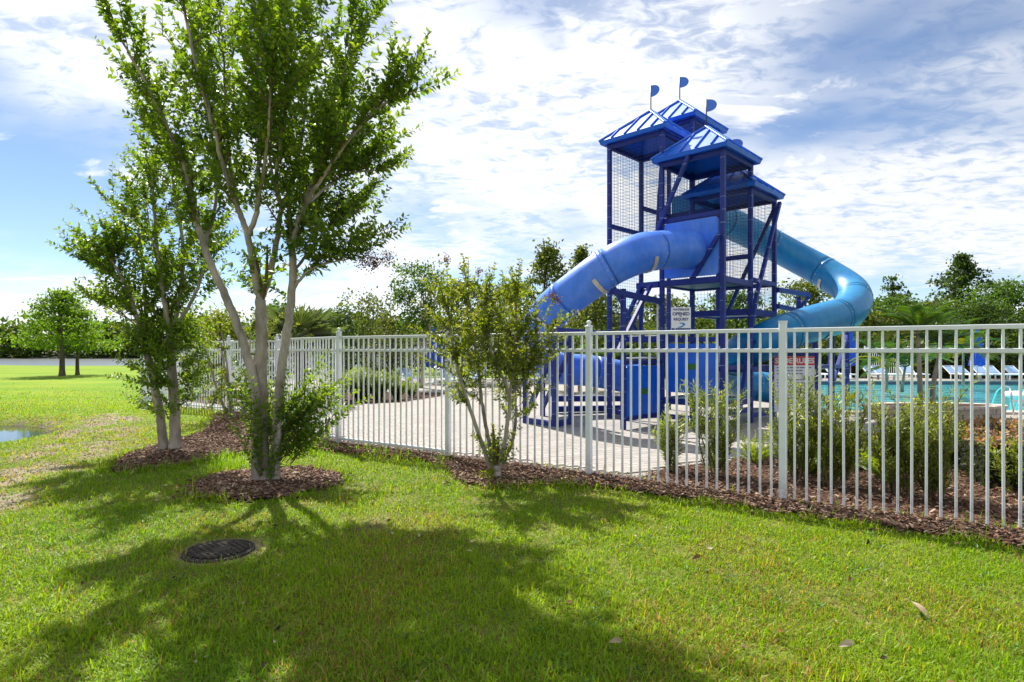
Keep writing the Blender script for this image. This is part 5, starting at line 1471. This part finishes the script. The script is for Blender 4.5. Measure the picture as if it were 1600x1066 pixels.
# foxtail ferns: clumps of arching plumes
FERN = [(0.21, 0.31, 0.02), (0.28, 0.36, 0.025), (0.15, 0.24, 0.02)]
def fern(label, x, y, h, n_pl, seed, z=0.012, pal=FERN, nl=0.022, lw=.26, spread=1.0):
    t = thing('foxtail_fern', (x, y, z), label, 'fern', 'yellow green ferns')
    r = random.Random(seed); P = []; T = []; Nn = []; L = []; tw = MB()
    for k in range(n_pl):
        a = r.random()*6.28; sp = r.uniform(.15, 1.0)*spread; ln = h*r.uniform(.8, 1.25)
        pts = [Vector((x + .03*math.cos(a), y + .03*math.sin(a), z))]; d = Vector((math.cos(a)*sp, math.sin(a)*sp, 1.2)).normalized()
        for i in range(6):
            d = (d + Vector((math.cos(a)*.10*sp, math.sin(a)*.10*sp, -.09))).normalized(); pts.append(pts[-1] + d*ln/6)
        tw.tube(pts, [.003*(1-.7*i/6) for i in range(7)], 3, cap=False)
        m = int(ln/.0075)
        for i in range(m):
            f = (i+.5)/m*6; j = min(5, int(f)); pos = pts[j].lerp(pts[j+1], f-j); tg = (pts[j+1]-pts[j]).normalized()
            fat = math.sin(math.pi*min(1, .12+.88*(i/m)))**.6
            for q in range(3):
                v = Vector((r.gauss(0, 1), r.gauss(0, 1), r.gauss(0, 1))); v = (v - tg*v.dot(tg)).normalized()
                P.append(pos); T.append(v + tg*.6); Nn.append(tg); L.append(nl*(.5+.8*fat)*r.uniform(.8, 1.3)*(h/.35)**.5)
    tw.build('stems', m_twig, t)
    P, T, Nn = (np.array([tuple(v) for v in a_]) for a_ in (P, T, Nn)); L = np.array(L); rng = np.random.default_rng(seed)
    leaf_obj('plumes', leaves(P, T, Nn, L, L*lw, pick_cols(len(P), pal, rng), True), m_leaf, t)
for k, (q, h, n_, lb) in enumerate((((1180, 726), .30, 22, 'small yellow green fern just left of the wide fence post'), ((1272, 742), .42, 26, 'yellow green fern between the first two tall shrubs right of the post'), ((1385, 752), .42, 30, 'yellow green fern beside the palm shrubs'), ((1345, 735), .34, 22, 'yellow green fern half hidden behind the tall shrubs'))):
    g = G(*q); fern(lb, g.x, g.y, h*1.15, n_+8, 120+k)
FERN_LB = ['fern clump nearest the left end of the far fern bed, second from its edge', 'front fern clump left of the middle of the far fern bed', 'tall fern clump in the middle of the far fern bed', 'tall fern clump at the right of the far fern bed', 'rear fern clump at the left of the far fern bed', 'rear fern clump in the middle of the far fern bed', 'low fern at the right tip of the far fern bed', 'leftmost low fern of the far bed behind the fence corner']
for k, (x, y) in enumerate([(-4.35, 14.95), (-3.95, 15.35), (-3.5, 15.7), (-3.1, 16.1), (-4.6, 15.9), (-4.0, 16.3), (-2.85, 17.0), (-5.2, 15.2)]):
    fern(FERN_LB[k], x, y, .72 if k < 6 else .4, 24, 140+k, nl=.045, lw=.3, spread=.55)

# ------------------------------------------------------------------ palms
def feather_frond(par, base, d, ln, rng, pal, droop=.55, nl=26, ll=.34):
    d = Vector(d).normalized(); pts = [Vector(base)]; n = 9
    for i in range(n):
        d = (d + Vector((0, 0, -droop*(i+1)/n*.36))).normalized(); pts.append(pts[-1] + d*ln/n)
    P = []; T = []; Nn = []; L = []
    for i in range(nl):
        f = (0.12 + .88*i/nl)*n; j = min(n-1, int(f)); pos = pts[j].lerp(pts[j+1], f-j); tg = (pts[j+1]-pts[j]).normalized()
        s = tg.cross(Vector((0, 0, 1))).normalized(); u = s.cross(tg); q = ll*(.45+.75*math.sin(math.pi*(.15+.8*i/nl)))
        for sg in (1, -1):
            P.append(pos); T.append((tg*.75 + s*sg + u*.25 + Vector((0, 0, -.15))).normalized()); Nn.append((u + s*sg*-.35)); L.append(q*rng.uniform(.85, 1.1))
    P, T, Nn = (np.array([tuple(v) for v in a_]) for a_ in (P, T, Nn)); L = np.array(L)
    V1, F1, c1 = leaves(P, T, Nn, L, np.full(len(L), .034)*(ll/.34), pick_cols(len(P), pal, rng, .15))
    mb = MB().tube(pts, [.011*(1-.75*i/n) for i in range(n+1)], 5, cap=False)
    Vs = np.array(mb.v); Fs = np.array([(f[0], f[1], f[2]) for f in mb.f] + [(f[0], f[2], f[3]) for f in mb.f])
    V = np.vstack([V1, Vs]); F = np.vstack([F1, Fs+len(V1)]); c = np.vstack([c1, np.tile(np.array(pal[0])*1.2, (len(Vs), 1))])
    return leaf_obj('frond', (V, F, c), m_frond, par)
PALM = [(0.075, 0.155, 0.018), (0.105, 0.19, 0.02), (0.06, 0.125, 0.016)]
PALMY = [(0.22, 0.24, 0.02), (0.17, 0.22, 0.02), (0.26, 0.24, 0.03)]
def feather_palm(label, x, y, trunks, nf, ln, seed, z0=0.03, droop=.55):
    t = thing('feather_palm', (x, y, z0), label, 'palm tree')
    rng = np.random.default_rng(seed); r = random.Random(seed)
    for (dx, dy, hh, lean) in trunks:
        top = Vector((x+dx+lean, y+dy, hh)); b = Vector((x+dx, y+dy, z0-.02))
        pth = catmull([b, b.lerp(top, .35) + Vector((-lean*.25, 0, 0)), top], 6)
        MB().tube(pth, [.055 - .022*i/(len(pth)-1) for i in range(len(pth))], 9).build('trunk', m_bark, t)
        for k in range(nf):
            a = 6.28*k/nf + r.gauss(0, .2); up_ = r.uniform(.05, 1.5)
            old = up_ < .45
            feather_frond(t, top, (math.cos(a), math.sin(a), up_), ln*r.uniform(.75, 1.05), rng, PALMY if (old and r.random() < .75) else PALM, droop, ll=.24*max(1, ln))
feather_palm('feather palm with two thin trunks and yellowing lower fronds at the pool edge', 8.15, 11.75, ((-.12, 0, 1.72, -.05), (.16, .05, 1.45, .18)), 14, .92, 201, 0.28, .5)
feather_palm('bushy yellow green palm behind the bend of the blue tube', at_px(905, 19), 19, ((0, 0, .9, 0), (.5, .1, .7, .1), (-.4, 0, .6, -.1)), 11, 1.15, 202)
feather_palm('small dark palm rising above the hedge right of the feather palm', at_px(1462, 30), 30, ((0, 0, 2.6, 0),), 14, 1.5, 203)
feather_palm('leafy palm beside the bend of the teal tube', at_px(1385, 19), 19, ((0, 0, 1.0, 0), (.5, 0, .8, .1)), 11, 1.3, 204)
feather_palm('yellowish palm right of the feather palm', at_px(1505, 22), 22, ((0, 0, 1.3, 0),), 13, 1.4, 205)
def fan_frond(par, base, d, stalk, rad, rng, pal, nseg=26):
    d = Vector(d).normalized(); hub = Vector(base) + d*stalk
    s = d.cross(Vector((0, 0, 1))).normalized(); u = s.cross(d)
    P = []; T = []; Nn = []; L = []
    for i in range(nseg):
        a = math.radians(-115 + 230*i/(nseg-1))
        dr = d*math.cos(a) + s*math.sin(a) + Vector((0, 0, -.16*abs(math.sin(a)) - .08))
        P.append(hub); T.append(dr.normalized()); Nn.append(u + s*rng.normal(0, .12)); L.append(rad*(.82+.18*math.cos(a))*rng.uniform(.92, 1.06))
    P, T, Nn = (np.array([tuple(v) for v in a_]) for a_ in (P, T, Nn)); L = np.array(L)
    V1, F1, c1 = leaves(P, T, Nn, L, L*.11, pick_cols(len(P), pal, rng, .12))
    mb = MB().tube([base, hub], [.014, .009], 5, cap=False)
    Vs = np.array(mb.v); Fs = np.array([(f[0], f[1], f[2]) for f in mb.f] + [(f[0], f[2], f[3]) for f in mb.f])
    V = np.vstack([V1, Vs]); F = np.vstack([F1, Fs+len(V1)]); c = np.vstack([c1, np.tile(np.array([.12, .14, .03]), (len(Vs), 1))])
    return leaf_obj('frond', (V, F, c), m_frond, par)
fx, fy = at_px(468, 14.5), 14.5
fp = thing('fan_palm', (fx, fy, .02), 'fan palm with grey green fan leaves behind the fence corner', 'palm tree')
rng_f = np.random.default_rng(77)
MB().tube([(fx, fy, 0), (fx+.03, fy, .8), (fx, fy, 1.55)], [.16, .13, .11], 10).build('trunk', m_bark_far, fp)
GREYP = [(0.11, 0.15, 0.06), (0.14, 0.17, 0.075), (0.09, 0.13, 0.045)]
for k in range(15):
    a = 6.28*k/15 + rng_f.normal(0, .15); e = [1.3, .5, .05][k % 3]
    fan_frond(fp, (fx, fy, 1.5), (math.cos(a), math.sin(a)*.9, e), .55, .72, rng_f, PALMY if (e < .1 and k % 2) else GREYP)
# ------------------------------------------------------------------ pool furniture
m_sling = paint('blue_sling', (0.26, 0.40, 0.62), 0.7, 0.15, 12)
m_frame = paint('lounger_frame', (0.74, 0.75, 0.76), 0.4, 0.06, 6)
m_canvas = paint('blue_canvas', (0.015, 0.085, 0.58), 0.7, 0.2, 8)
m_alu = paint('umbrella_pole', (0.5, 0.5, 0.52), 0.35, 0.1, 8, metallic=0.6)
m_chrome = paint('polished_steel', (0.65, 0.66, 0.68), 0.12, 0.05, 8, metallic=1.0)
def make_lounger(label, group):
    t = thing('sun_lounger', (0, 0, 0), label, 'sun lounger', group)
    for s in (-1, 1):
        MB().beam((s*.28, -.95, .33), (s*.28, .45, .33), .045, .05).build('side_rail', m_frame, t)
        MB().beam((s*.28, .42, .35), (s*.27, .92, .72), .04, .045).build('back_rail', m_frame, t)
        for y in (-.8, .35): MB().beam((s*.28, y, 0), (s*.28, y, .31), .05, .05, up=(0, 1, 0)).build('leg', m_frame, t)
    MB().beam((-.27, -.95, .33), (.27, -.95, .33), .04, .05).build('end_rail', m_frame, t)
    MB().beam((-.27, .92, .72), (.27, .92, .72), .04, .05).build('end_rail', m_frame, t)
    s1 = MB(); s1.frame_box((0, -.26, .335), (.255, 0, 0), (0, .67, 0), (0, 0, .008)); s1.build('seat_sling', m_sling, t)
    s2 = MB(); s2.frame_box((0, .67, .54), (.25, 0, 0), (0, .235, .17), (0, -.005, .006)); s2.build('back_sling', m_sling, t)
    return t
def copy_tree(o, parent=None):
    c = o.copy(); COL.objects.link(c); c.parent = parent
    for ch in list(o.children): copy_tree(ch, c)
    return c
proto = make_lounger('x', 'x')
SPOTS = [
  (at_px(638, 22.6), 22.6, 25, 1.0, 'blue sling lounger beside the fern bed seen through the left fence', 'loungers left of the slide'),
  (at_px(702, 22.2), 22.2, 15, 1.0, 'blue sling lounger behind the small vase shaped tree', 'loungers left of the slide'),
  (at_px(727, 21.4), 21.4, -50, 1.0, 'white lounger turned sideways behind the small vase shaped tree', 'loungers left of the slide'),
  (at_px(1372, 26.3), 26.3, 4, 1.0, 'left lounger of the pair beyond the pool left of the palm trunks', 'loungers beyond the pool'),
  (at_px(1387, 26.3), 26.3, 4, 1.0, 'right lounger of the pair beyond the pool left of the palm trunks', 'loungers beyond the pool'),
  (at_px(1427, 26.5), 26.5, -8, 1.0, 'single lounger beyond the pool behind the palm trunks', 'loungers beyond the pool'),
  (at_px(1503, 26.2), 26.2, 3, 1.0, 'lounger beyond the pool just left of the closed blue umbrella', 'loungers beyond the pool'),
  (at_px(1517, 26.2), 26.2, 3, 1.0, 'lounger beyond the pool right under the closed blue umbrella', 'loungers beyond the pool'),
  (at_px(1546, 26.2), 26.2, -4, 1.0, 'first lounger to the right of the closed blue umbrella', 'loungers beyond the pool'),
  (at_px(1563, 26.2), 26.2, -4, 1.0, 'second lounger to the right of the closed blue umbrella', 'loungers beyond the pool'),
  (at_px(1596, 26.2), 26.2, -4, 1.0, 'lounger beyond the pool cut by the right edge of the picture', 'loungers beyond the pool'),
  (at_px(1282, 26.4), 26.4, 6, 1.0, 'lounger beyond the pool seen between the rules sign and the navy frame', 'loungers beyond the pool'),
  (at_px(1312, 26.4), 26.4, 6, 1.0, 'lounger beyond the pool seen through the navy frame', 'loungers beyond the pool')]
for k, (x, y, rz, s, lb, gp) in enumerate(SPOTS):
    o = proto if k == 0 else copy_tree(proto)
    o.location = (x, y, .021); o.scale = (.88, .88, .84); o.rotation_euler = (0, 0, math.radians(rz)); o['label'] = lb; o['group'] = gp
def umbrella(x, y, label, h=2.25):
    t = thing('closed_umbrella', (x, y, .02), label, 'umbrella', 'closed blue umbrellas')
    MB().lathe((x, y, .021), [(.26, 0), (.26, .05), (.06, .09), (.04, .22), (.001, .22)], 18).build('base', m_frame, t)
    MB().tube([(x, y, .06), (x, y, h)], .02, 8).build('pole', m_alu, t)
    vs = []; n = 24; prof = [(.03, h+.02), (.07, h-.12), (.13, h-.55), (.19, h-1.1), (.26, h-1.55), (.22, h-1.57)]
    for rd, z in prof:
        for k in range(n): vs.append((x + rd*(1+.28*math.cos(8*2*math.pi*k/n+.4))*math.cos(2*math.pi*k/n), y + rd*(1+.28*math.cos(8*2*math.pi*k/n+.4))*math.sin(2*math.pi*k/n), z - .04*math.sin(3*2*math.pi*k/n)*(rd > .12)))
    fs = [(i*n+k, i*n+(k+1) % n, (i+1)*n+(k+1) % n, (i+1)*n+k) for i in range(len(prof)-1) for k in range(n)] + [tuple(range(n))]
    MB().add(vs, [tuple(reversed(f)) for f in fs], True).build('canopy', m_canvas, t)
    MB().lathe((x, y, h), [(.03, 0), (.03, .05), (.001, .09)], 10).build('finial', m_frame, t)
umbrella(at_px(1527, 25.9), 25.9, 'closed blue umbrella beyond the pool at the right')
umbrella(at_px(1329, 26.8), 26.8, 'closed blue umbrella seen beside the navy slide frame')
umbrella(at_px(678, 23.4), 23.4, 'left one of the closed blue umbrellas behind the small tree')
umbrella(at_px(690, 24.6), 24.6, 'right one of the closed blue umbrellas behind the small tree', 2.1)
# planter wall round the palm
pl = thing('planter', (8.3, 11.75, .02), 'low beige block planter at the foot of the palm', 'planter')
m_block = paint('planter_block', (0.46, 0.38, 0.31), 0.85, 0.2, 12, bump_s=.3)
pc = Vector((8.3, 11.75, 0)); rx, ry, nb_ = 1.35, .55, 26
for k in range(nb_):
    a0, a1 = 2*math.pi*k/nb_ + .012, 2*math.pi*(k+1)/nb_ - .012
    for row, (z0, z1, g) in enumerate(((.021, .125, 0), (.129, .225, .004), (.229, .275, .03))):
        sh = (math.pi/nb_) if row == 1 else 0
        quad = [(pc.x + (rx+q)*math.cos(a+sh), pc.y + (ry+q)*math.sin(a+sh)) for a, q in ((a0, g), (a1, g), (a1, -.2), (a0, -.2))]
        MB().prism(quad[::-1] if False else quad, z0, z1).build('coping_block' if row == 2 else 'block', m_cope if row == 2 else m_block, pl)
soil_ = MB(); soil_.prism([(pc.x + 1.16*math.cos(2*math.pi*k/24), pc.y + .36*math.sin(2*math.pi*k/24)) for k in range(24)], .1, .25); soil_.build('soil', m_mulch_base, pl)
# pool handrail and the white ledge in the water
hr = thing('pool_handrail', G(1585, 650), 'curved steel handrail at the near pool edge', 'handrail')
b0 = G(1584, 651); b0.z = .03; b1 = AT(1600, 612, 12.9)
for off in (0, .55):
    o_ = Vector((off, 0, 0))
    MB().tube(catmull([b0 + o_ , b0 + o_ + Vector((.0, .05, .35)), b0 + o_ + Vector((.14, .3, .55)), b0 + o_ + Vector((.30, .8, .42)), b0 + o_ + Vector((.40, 1.2, -.3))], 6), .02, 10).build('rail', m_chrome, hr)
MB().tube([b0 + Vector((.02, .06, .28)), b0 + Vector((.57, .06, .28))], .014, 8).build('crossbar', m_chrome, hr)
ld = thing('water_feature', (AT(1612, 620, 15.8).x, 15.8, -.3), 'low round white platform standing in the pool water', 'platform')
MB().lathe((AT(1616, 620, 15.8).x, 15.8, -.9), [(.5, 0), (.5, .95), (.62, 1.0), (.64, 1.08), (.58, 1.13), (.001, 1.14)], 24).build('platform', m_white, ld)
# small notice on the far lawn
sg = G(60, 569); sg.z = float(ground_h(np.array([sg.x]), np.array([sg.y]))[0])
ns_ = thing('lawn_notice', sg, 'small grey notice board on two legs at the far lake edge', 'sign')
MB().frame_box(sg + Vector((0, 0, .62)), (.33, 0, 0), (0, .015, 0), (0, 0, .25)).build('board', m_sign, ns_)
for s in (-1, 1): MB().post(sg + Vector((s*.22, .03, 0)), sg.z-.02, sg.z+.8, .05, 0).build('leg', m_bark_far, ns_)

# ------------------------------------------------------------------ fallen leaves on the lawn
def fallen(px, py, ln, yaw, col, label):
    g = G(px, py, .045); t = np.linspace(0, 1, 9); n = 9
    wdt = .36*ln*np.sin(np.pi*(t*.94+.03))**.8
    vs = []
    for i in range(n):
        for s in (-1, 0, 1): vs.append(((t[i]-.5)*ln, s*wdt[i]/2, .012*math.sin(t[i]*3.1) + (.16*wdt[i] if s else 0) + .01*s*t[i]))
    fs = [(i*3+s, (i+1)*3+s, (i+1)*3+s+1, i*3+s+1) for i in range(n-1) for s in (0, 1)]
    vs = np.array(vs); c, s_ = math.cos(yaw), math.sin(yaw)
    vs = np.stack([vs[:, 0]*c - vs[:, 1]*s_, vs[:, 0]*s_ + vs[:, 1]*c, vs[:, 2]], -1)
    tl = math.radians(32); vs = np.stack([vs[:, 0], vs[:, 1]*math.cos(tl) - vs[:, 2]*math.sin(tl), vs[:, 1]*math.sin(tl) + vs[:, 2]*math.cos(tl)], -1)
    me = np_mesh('fallen_leaf', vs, np.array(fs), m_dry, np.tile(np.array(col), (len(vs), 1)))
    o = link_mesh('fallen_leaf', me, None, g); tag(o, label, 'leaf', 'dry leaves on the lawn')
fallen(1436, 952, .115, 2.0, (.50, .38, .24), 'large pale dry leaf on the grass at lower right')
fallen(1322, 1008, .075, .2, (.45, .37, .27), 'curled pale leaf on the grass below the large dry leaf')
fallen(1327, 905, .05, 1.0, (.28, .10, .05), 'small reddish brown leaf on the grass right of centre')
fallen(1341, 940, .04, 2.4, (.25, .08, .05), 'small dark red leaf left of the large dry leaf')
fallen(1088, 872, .06, .4, (.17, .09, .05), 'dark brown leaf lying on the sunny grass below the fence')
fallen(962, 1003, .06, 0.1, (.42, .33, .2), 'thin straw coloured leaf at the edge of the tree shadow')
fallen(1356, 848, .055, .8, (.05, .035, .025), 'black crumpled leaf on the grass close under the fence')

# ------------------------------------------------------------------ grass
def grass():
    rng = np.random.default_rng(17)
    bands = [(1.5, 2.9, 22000, 1.0), (2.9, 3.8, 16000, 1.0), (3.8, 5.2, 9500, 1.2), (5.2, 7.2, 5200, 1.5), (7.2, 10, 2600, 1.9), (10, 15, 1400, 2.3), (15, 24, 620, 2.8)]
    PX = []; PY = []; WM = []
    for y0, y1, dens, wm in bands:
        x0, x1 = -1.0*y1-.5, min(1.0*y1+.5, 7.5)
        n = int((x1-x0)*(y1-y0)*dens)
        x = rng.uniform(x0, x1, n); y = rng.uniform(y0, y1, n)
        k = np.abs(x) < 1.0*y + .5
        PX.append(x[k]); PY.append(y[k]); WM.append(np.full(k.sum(), wm))
    x = np.concatenate(PX); y = np.concatenate(PY); wm = np.concatenate(WM)
    keep = ~in_poly(x, y, DECK)
    jx, jy = rng.normal(0, .03, len(x)), rng.normal(0, .03, len(x))
    for p in (MULCH_STRIP, MULCH_LEFT, MULCH_RING, BED_RIGHT, BED_LEFT): keep &= ~in_poly(x+jx, y+jy, p)
    keep &= np.hypot(x-MANHOLE.x, y-MANHOLE.y) > .185 + .05*(rng.random(len(x)))
    z = ground_h(x, y); keep &= z > -.13
    dm = dirt_mask(x, y); keep &= rng.random(len(x)) > dm*.95
    thin = sstep(.30, .52, vnoise(x*4.5+3, y*4.5, 3)); keep &= rng.random(len(x)) < (.42+.58*thin)*(1-sstep(13, 23.5, y))
    x, y, z, wm = x[keep], y[keep], z[keep], wm[keep]; n = len(x)
    # taller, untrimmed grass along the mulch and around the trees
    edge = np.zeros(n)
    for p in (MULCH_STRIP, MULCH_LEFT, MULCH_RING):
        for a, b in zip(p, p[1:]+p[:1]): edge = np.maximum(edge, 1 - sstep(.02, .22, seg_dist(x, y, a, b)))
    edge *= sstep(.45, .65, vnoise(x*2.2+7, y*2.2, 2))
    pn = vnoise(x*.9+2, y*.9, 3); pn2 = vnoise(x*3.7, y*3.7+9, 3)
    H = rng.uniform(.016, .042, n)*(.65+.75*pn2)*(1+1.1*edge)
    longer = rng.random(n) < .10*(.4+1.2*pn); H[longer] *= 1.9
    W = rng.uniform(.0032, .0056, n)*wm; W[longer] *= 1.35
    H = H*(1+.12*(wm-1))
    az = rng.uniform(0, 2*np.pi, n); lean = np.clip(np.abs(rng.normal(.85, .45, n)), 0, 1.5)
    lean = lean*(1-.5*edge)
    dx, dy = np.cos(az), np.sin(az)
    sx, sy = -np.sin(az + rng.normal(0, .5, n)), np.cos(az)
    up1 = np.cos(lean*.9); o1 = np.sin(lean*.9); up2 = np.cos(lean*1.5); o2 = np.sin(lean*1.5)
    b = np.stack([x, y, z], -1); s = np.stack([sx, sy, np.zeros(n)], -1); s = unit(s)*W[:, None]/2
    mid = b + np.stack([dx*o1, dy*o1, up1], -1)*(H*.5)[:, None]
    tip = mid + np.stack([dx*o2, dy*o2, up2], -1)*(H*.55)[:, None]
    tip[:, 2] = np.maximum(tip[:, 2], z+.004)
    V = np.stack([b-s, b+s, mid-s*.85, mid+s*.85, tip], 1).reshape(-1, 3)
    f = np.array([[0, 1, 3], [0, 3, 2], [2, 3, 4]])
    F = (np.arange(n)[:, None, None]*5 + f[None]).reshape(-1, 3)
    g0 = np.array([.165, .320, .008]); g1 = np.array([.330, .440, .010]); g2 = np.array([.090, .215, .010]); st = np.array([.42, .32, .09]); br = np.array([.22, .11, .05])
    c = g0[None]*(1-pn[:, None]) + g1[None]*pn[:, None]
    q = rng.random(n); mixr = (.45*rng.random(n))[:, None]; c = c*(1-mixr) + g2[None]*mixr
    dry = sstep(.52, .74, vnoise(x*1.3+30, y*1.3+4, 3))
    dmk = dirt_mask(x, y); isd = q < .045 + .20*dry + .5*dmk; c[isd] = st*rng.uniform(.6, 1.15, (isd.sum(), 1))
    isb = (q > .985 - .05*dry); c[isb] = br
    c *= rng.uniform(.78, 1.22, (n, 1))
    c = np.repeat(c, 5, 0)
    # untrimmed tufts by the trees and at the fence
    TU = [(345, 728), (352, 718), (362, 733), (338, 735), (470, 712), (482, 707), (520, 703), (455, 716), (560, 706), (600, 712), (640, 716), (585, 709), (690, 722), (330, 722), (200, 742), (500, 712)]
    tp = []
    for k, q_ in enumerate(TU):
        g_ = G(*q_); m_ = 46 if k < 6 else 26
        tp.append(np.stack([rng.normal(g_.x, .07, m_), rng.normal(g_.y, .08, m_), np.zeros(m_)], -1))
    tp = np.vstack(tp); m_ = len(tp); az = rng.uniform(0, 6.28, m_); ln = rng.uniform(.07, .20, m_); le = np.clip(np.abs(rng.normal(.35, .25, m_)), 0, 1)
    dd = np.stack([np.cos(az), np.sin(az)], -1); sd2 = np.stack([-np.sin(az), np.cos(az), np.zeros(m_)], -1)*.0045
    md_ = tp + np.concatenate([dd*np.sin(le*.7)[:, None], np.cos(le*.7)[:, None]], 1)*(ln*.55)[:, None]
    ti_ = md_ + np.concatenate([dd*np.sin(le*2.0)[:, None], np.cos(le*2.0)[:, None]], 1)*(ln*.5)[:, None]
    V2 = np.stack([tp-sd2, tp+sd2, md_-sd2*.8, md_+sd2*.8, ti_], 1).reshape(-1, 3)
    F2 = (np.arange(m_)[:, None, None]*5 + f[None]).reshape(-1, 3) + len(V)
    c2_ = np.repeat(np.array([.20, .36, .012])[None]*rng.uniform(.6, 1.3, (m_, 1)), 5, 0)
    V = np.vstack([V, V2]); F = np.vstack([F, F2]); c = np.vstack([c, c2_])
    me = np_mesh('grass', V, F, m_blade, c)
    o = link_mesh('grass', me); o['kind'] = 'stuff'; o['label'] = 'short sunlit lawn grass with dry patches'; o['category'] = 'grass'
    print('grass blades', n)
grass()

# ------------------------------------------------------------------ bits of dead leaf and twig in the grass
def litter():
    rng = np.random.default_rng(23); n = 520
    y = 2.3 + 5.2*rng.random(n)**1.2; x = rng.uniform(-.85, .85, n)*y
    k = ~in_poly(x, y, DECK)
    for p in (MULCH_STRIP, MULCH_LEFT, MULCH_RING, BED_RIGHT): k &= ~in_poly(x, y, p)
    k &= np.hypot(x-MANHOLE.x, y-MANHOLE.y) > .3
    k &= rng.random(n) < .35 + .65*sstep(.45, .7, vnoise(x*1.1+5, y*1.1, 2))
    x, y = x[k], y[k]; n = len(x)
    P = np.stack([x, y, rng.uniform(.012, .034, n)], -1)
    az = rng.uniform(0, 6.28, n); T = np.stack([np.cos(az), np.sin(az), rng.normal(0, .25, n)], -1); Nn = unit(rng.normal(0, .5, (n, 3)) + np.array([0, -.3, 1]))
    L = rng.uniform(.018, .05, n); W = L*rng.choice([.12, .5, .6], n)
    pal = [(.20, .10, .05), (.42, .33, .2), (.12, .07, .04), (.30, .13, .06), (.05, .035, .025), (.5, .42, .3)]
    V, F, c = leaves(P, T, Nn, L, W, pick_cols(n, pal, rng))
    o = link_mesh('leaf_litter', np_mesh('leaf_litter', V, F, m_dry, c)); o['kind'] = 'stuff'; o['label'] = 'bits of dead leaf scattered in the grass'; o['category'] = 'litter'
litter()

def crumbs():
    """clods and grit lying on the worn track"""
    rng = np.random.default_rng(29); n = 26000
    y = rng.uniform(3.8, 12.5, n); x = rng.uniform(-9.5, -1.5, n)
    k = (dirt_mask(x, y) > .35 + .3*rng.random(n)) & (ground_h(x, y) > -.12); x, y = x[k], y[k]
    x, y = x[:5200], y[:5200]
    V, F, c = chips(np.stack([x, y], -1), 0.0, rng, (0.006, 0.026), [(.27, .22, .15), (.20, .16, .11), (.34, .28, .19), (.14, .11, .075), (.30, .27, .12)], .006)
    V[:, 2] += np.repeat(ground_h(x, y), 8)
    o = link_mesh('track_grit', np_mesh('track_grit', V, F, m_chip, c)); o['kind'] = 'stuff'; o['label'] = 'grit and dry clods on the worn track'; o['category'] = 'grit'
crumbs()

def weeds():
    """broad leaved weeds and clover among the grass"""
    rng = np.random.default_rng(31); P = []; T = []; Nn = []; L = []; n = 0
    while n < 210:
        y = 2.3 + 5.5*rng.random(); x = rng.uniform(-.85, .85)*y
        if any(in_poly(np.array([x]), np.array([y]), p)[0] for p in (DECK, MULCH_STRIP, MULCH_LEFT, MULCH_RING, BED_RIGHT)) or vnoise(np.array([x*.8]), np.array([y*.8]), 2)[0] < .42: continue
        n += 1; m = rng.integers(4, 9); a0 = rng.random()*6.28
        for k in range(m):
            a = a0 + 6.28*k/m + rng.normal(0, .2); rr_ = .012
            P.append((x + rr_*math.cos(a), y + rr_*math.sin(a), .008 + .01*rng.random())); T.append((math.cos(a), math.sin(a), rng.uniform(.35, .9))); Nn.append((-math.cos(a)*.5, -math.sin(a)*.5, 1)); L.append(rng.uniform(.02, .045))
    P, T, Nn, L = map(np.array, (P, T, Nn, L))
    V, F, c = leaves(P, T, Nn, L, L*.42, pick_cols(len(P), [(.09, .21, .02), (.13, .26, .02), (.07, .16, .02)], rng))
    o = link_mesh('lawn_weeds', np_mesh('lawn_weeds', V, F, m_blade, c)); o['kind'] = 'stuff'; o['label'] = 'broad leaved weeds scattered through the grass'; o['category'] = 'weeds'
weeds()
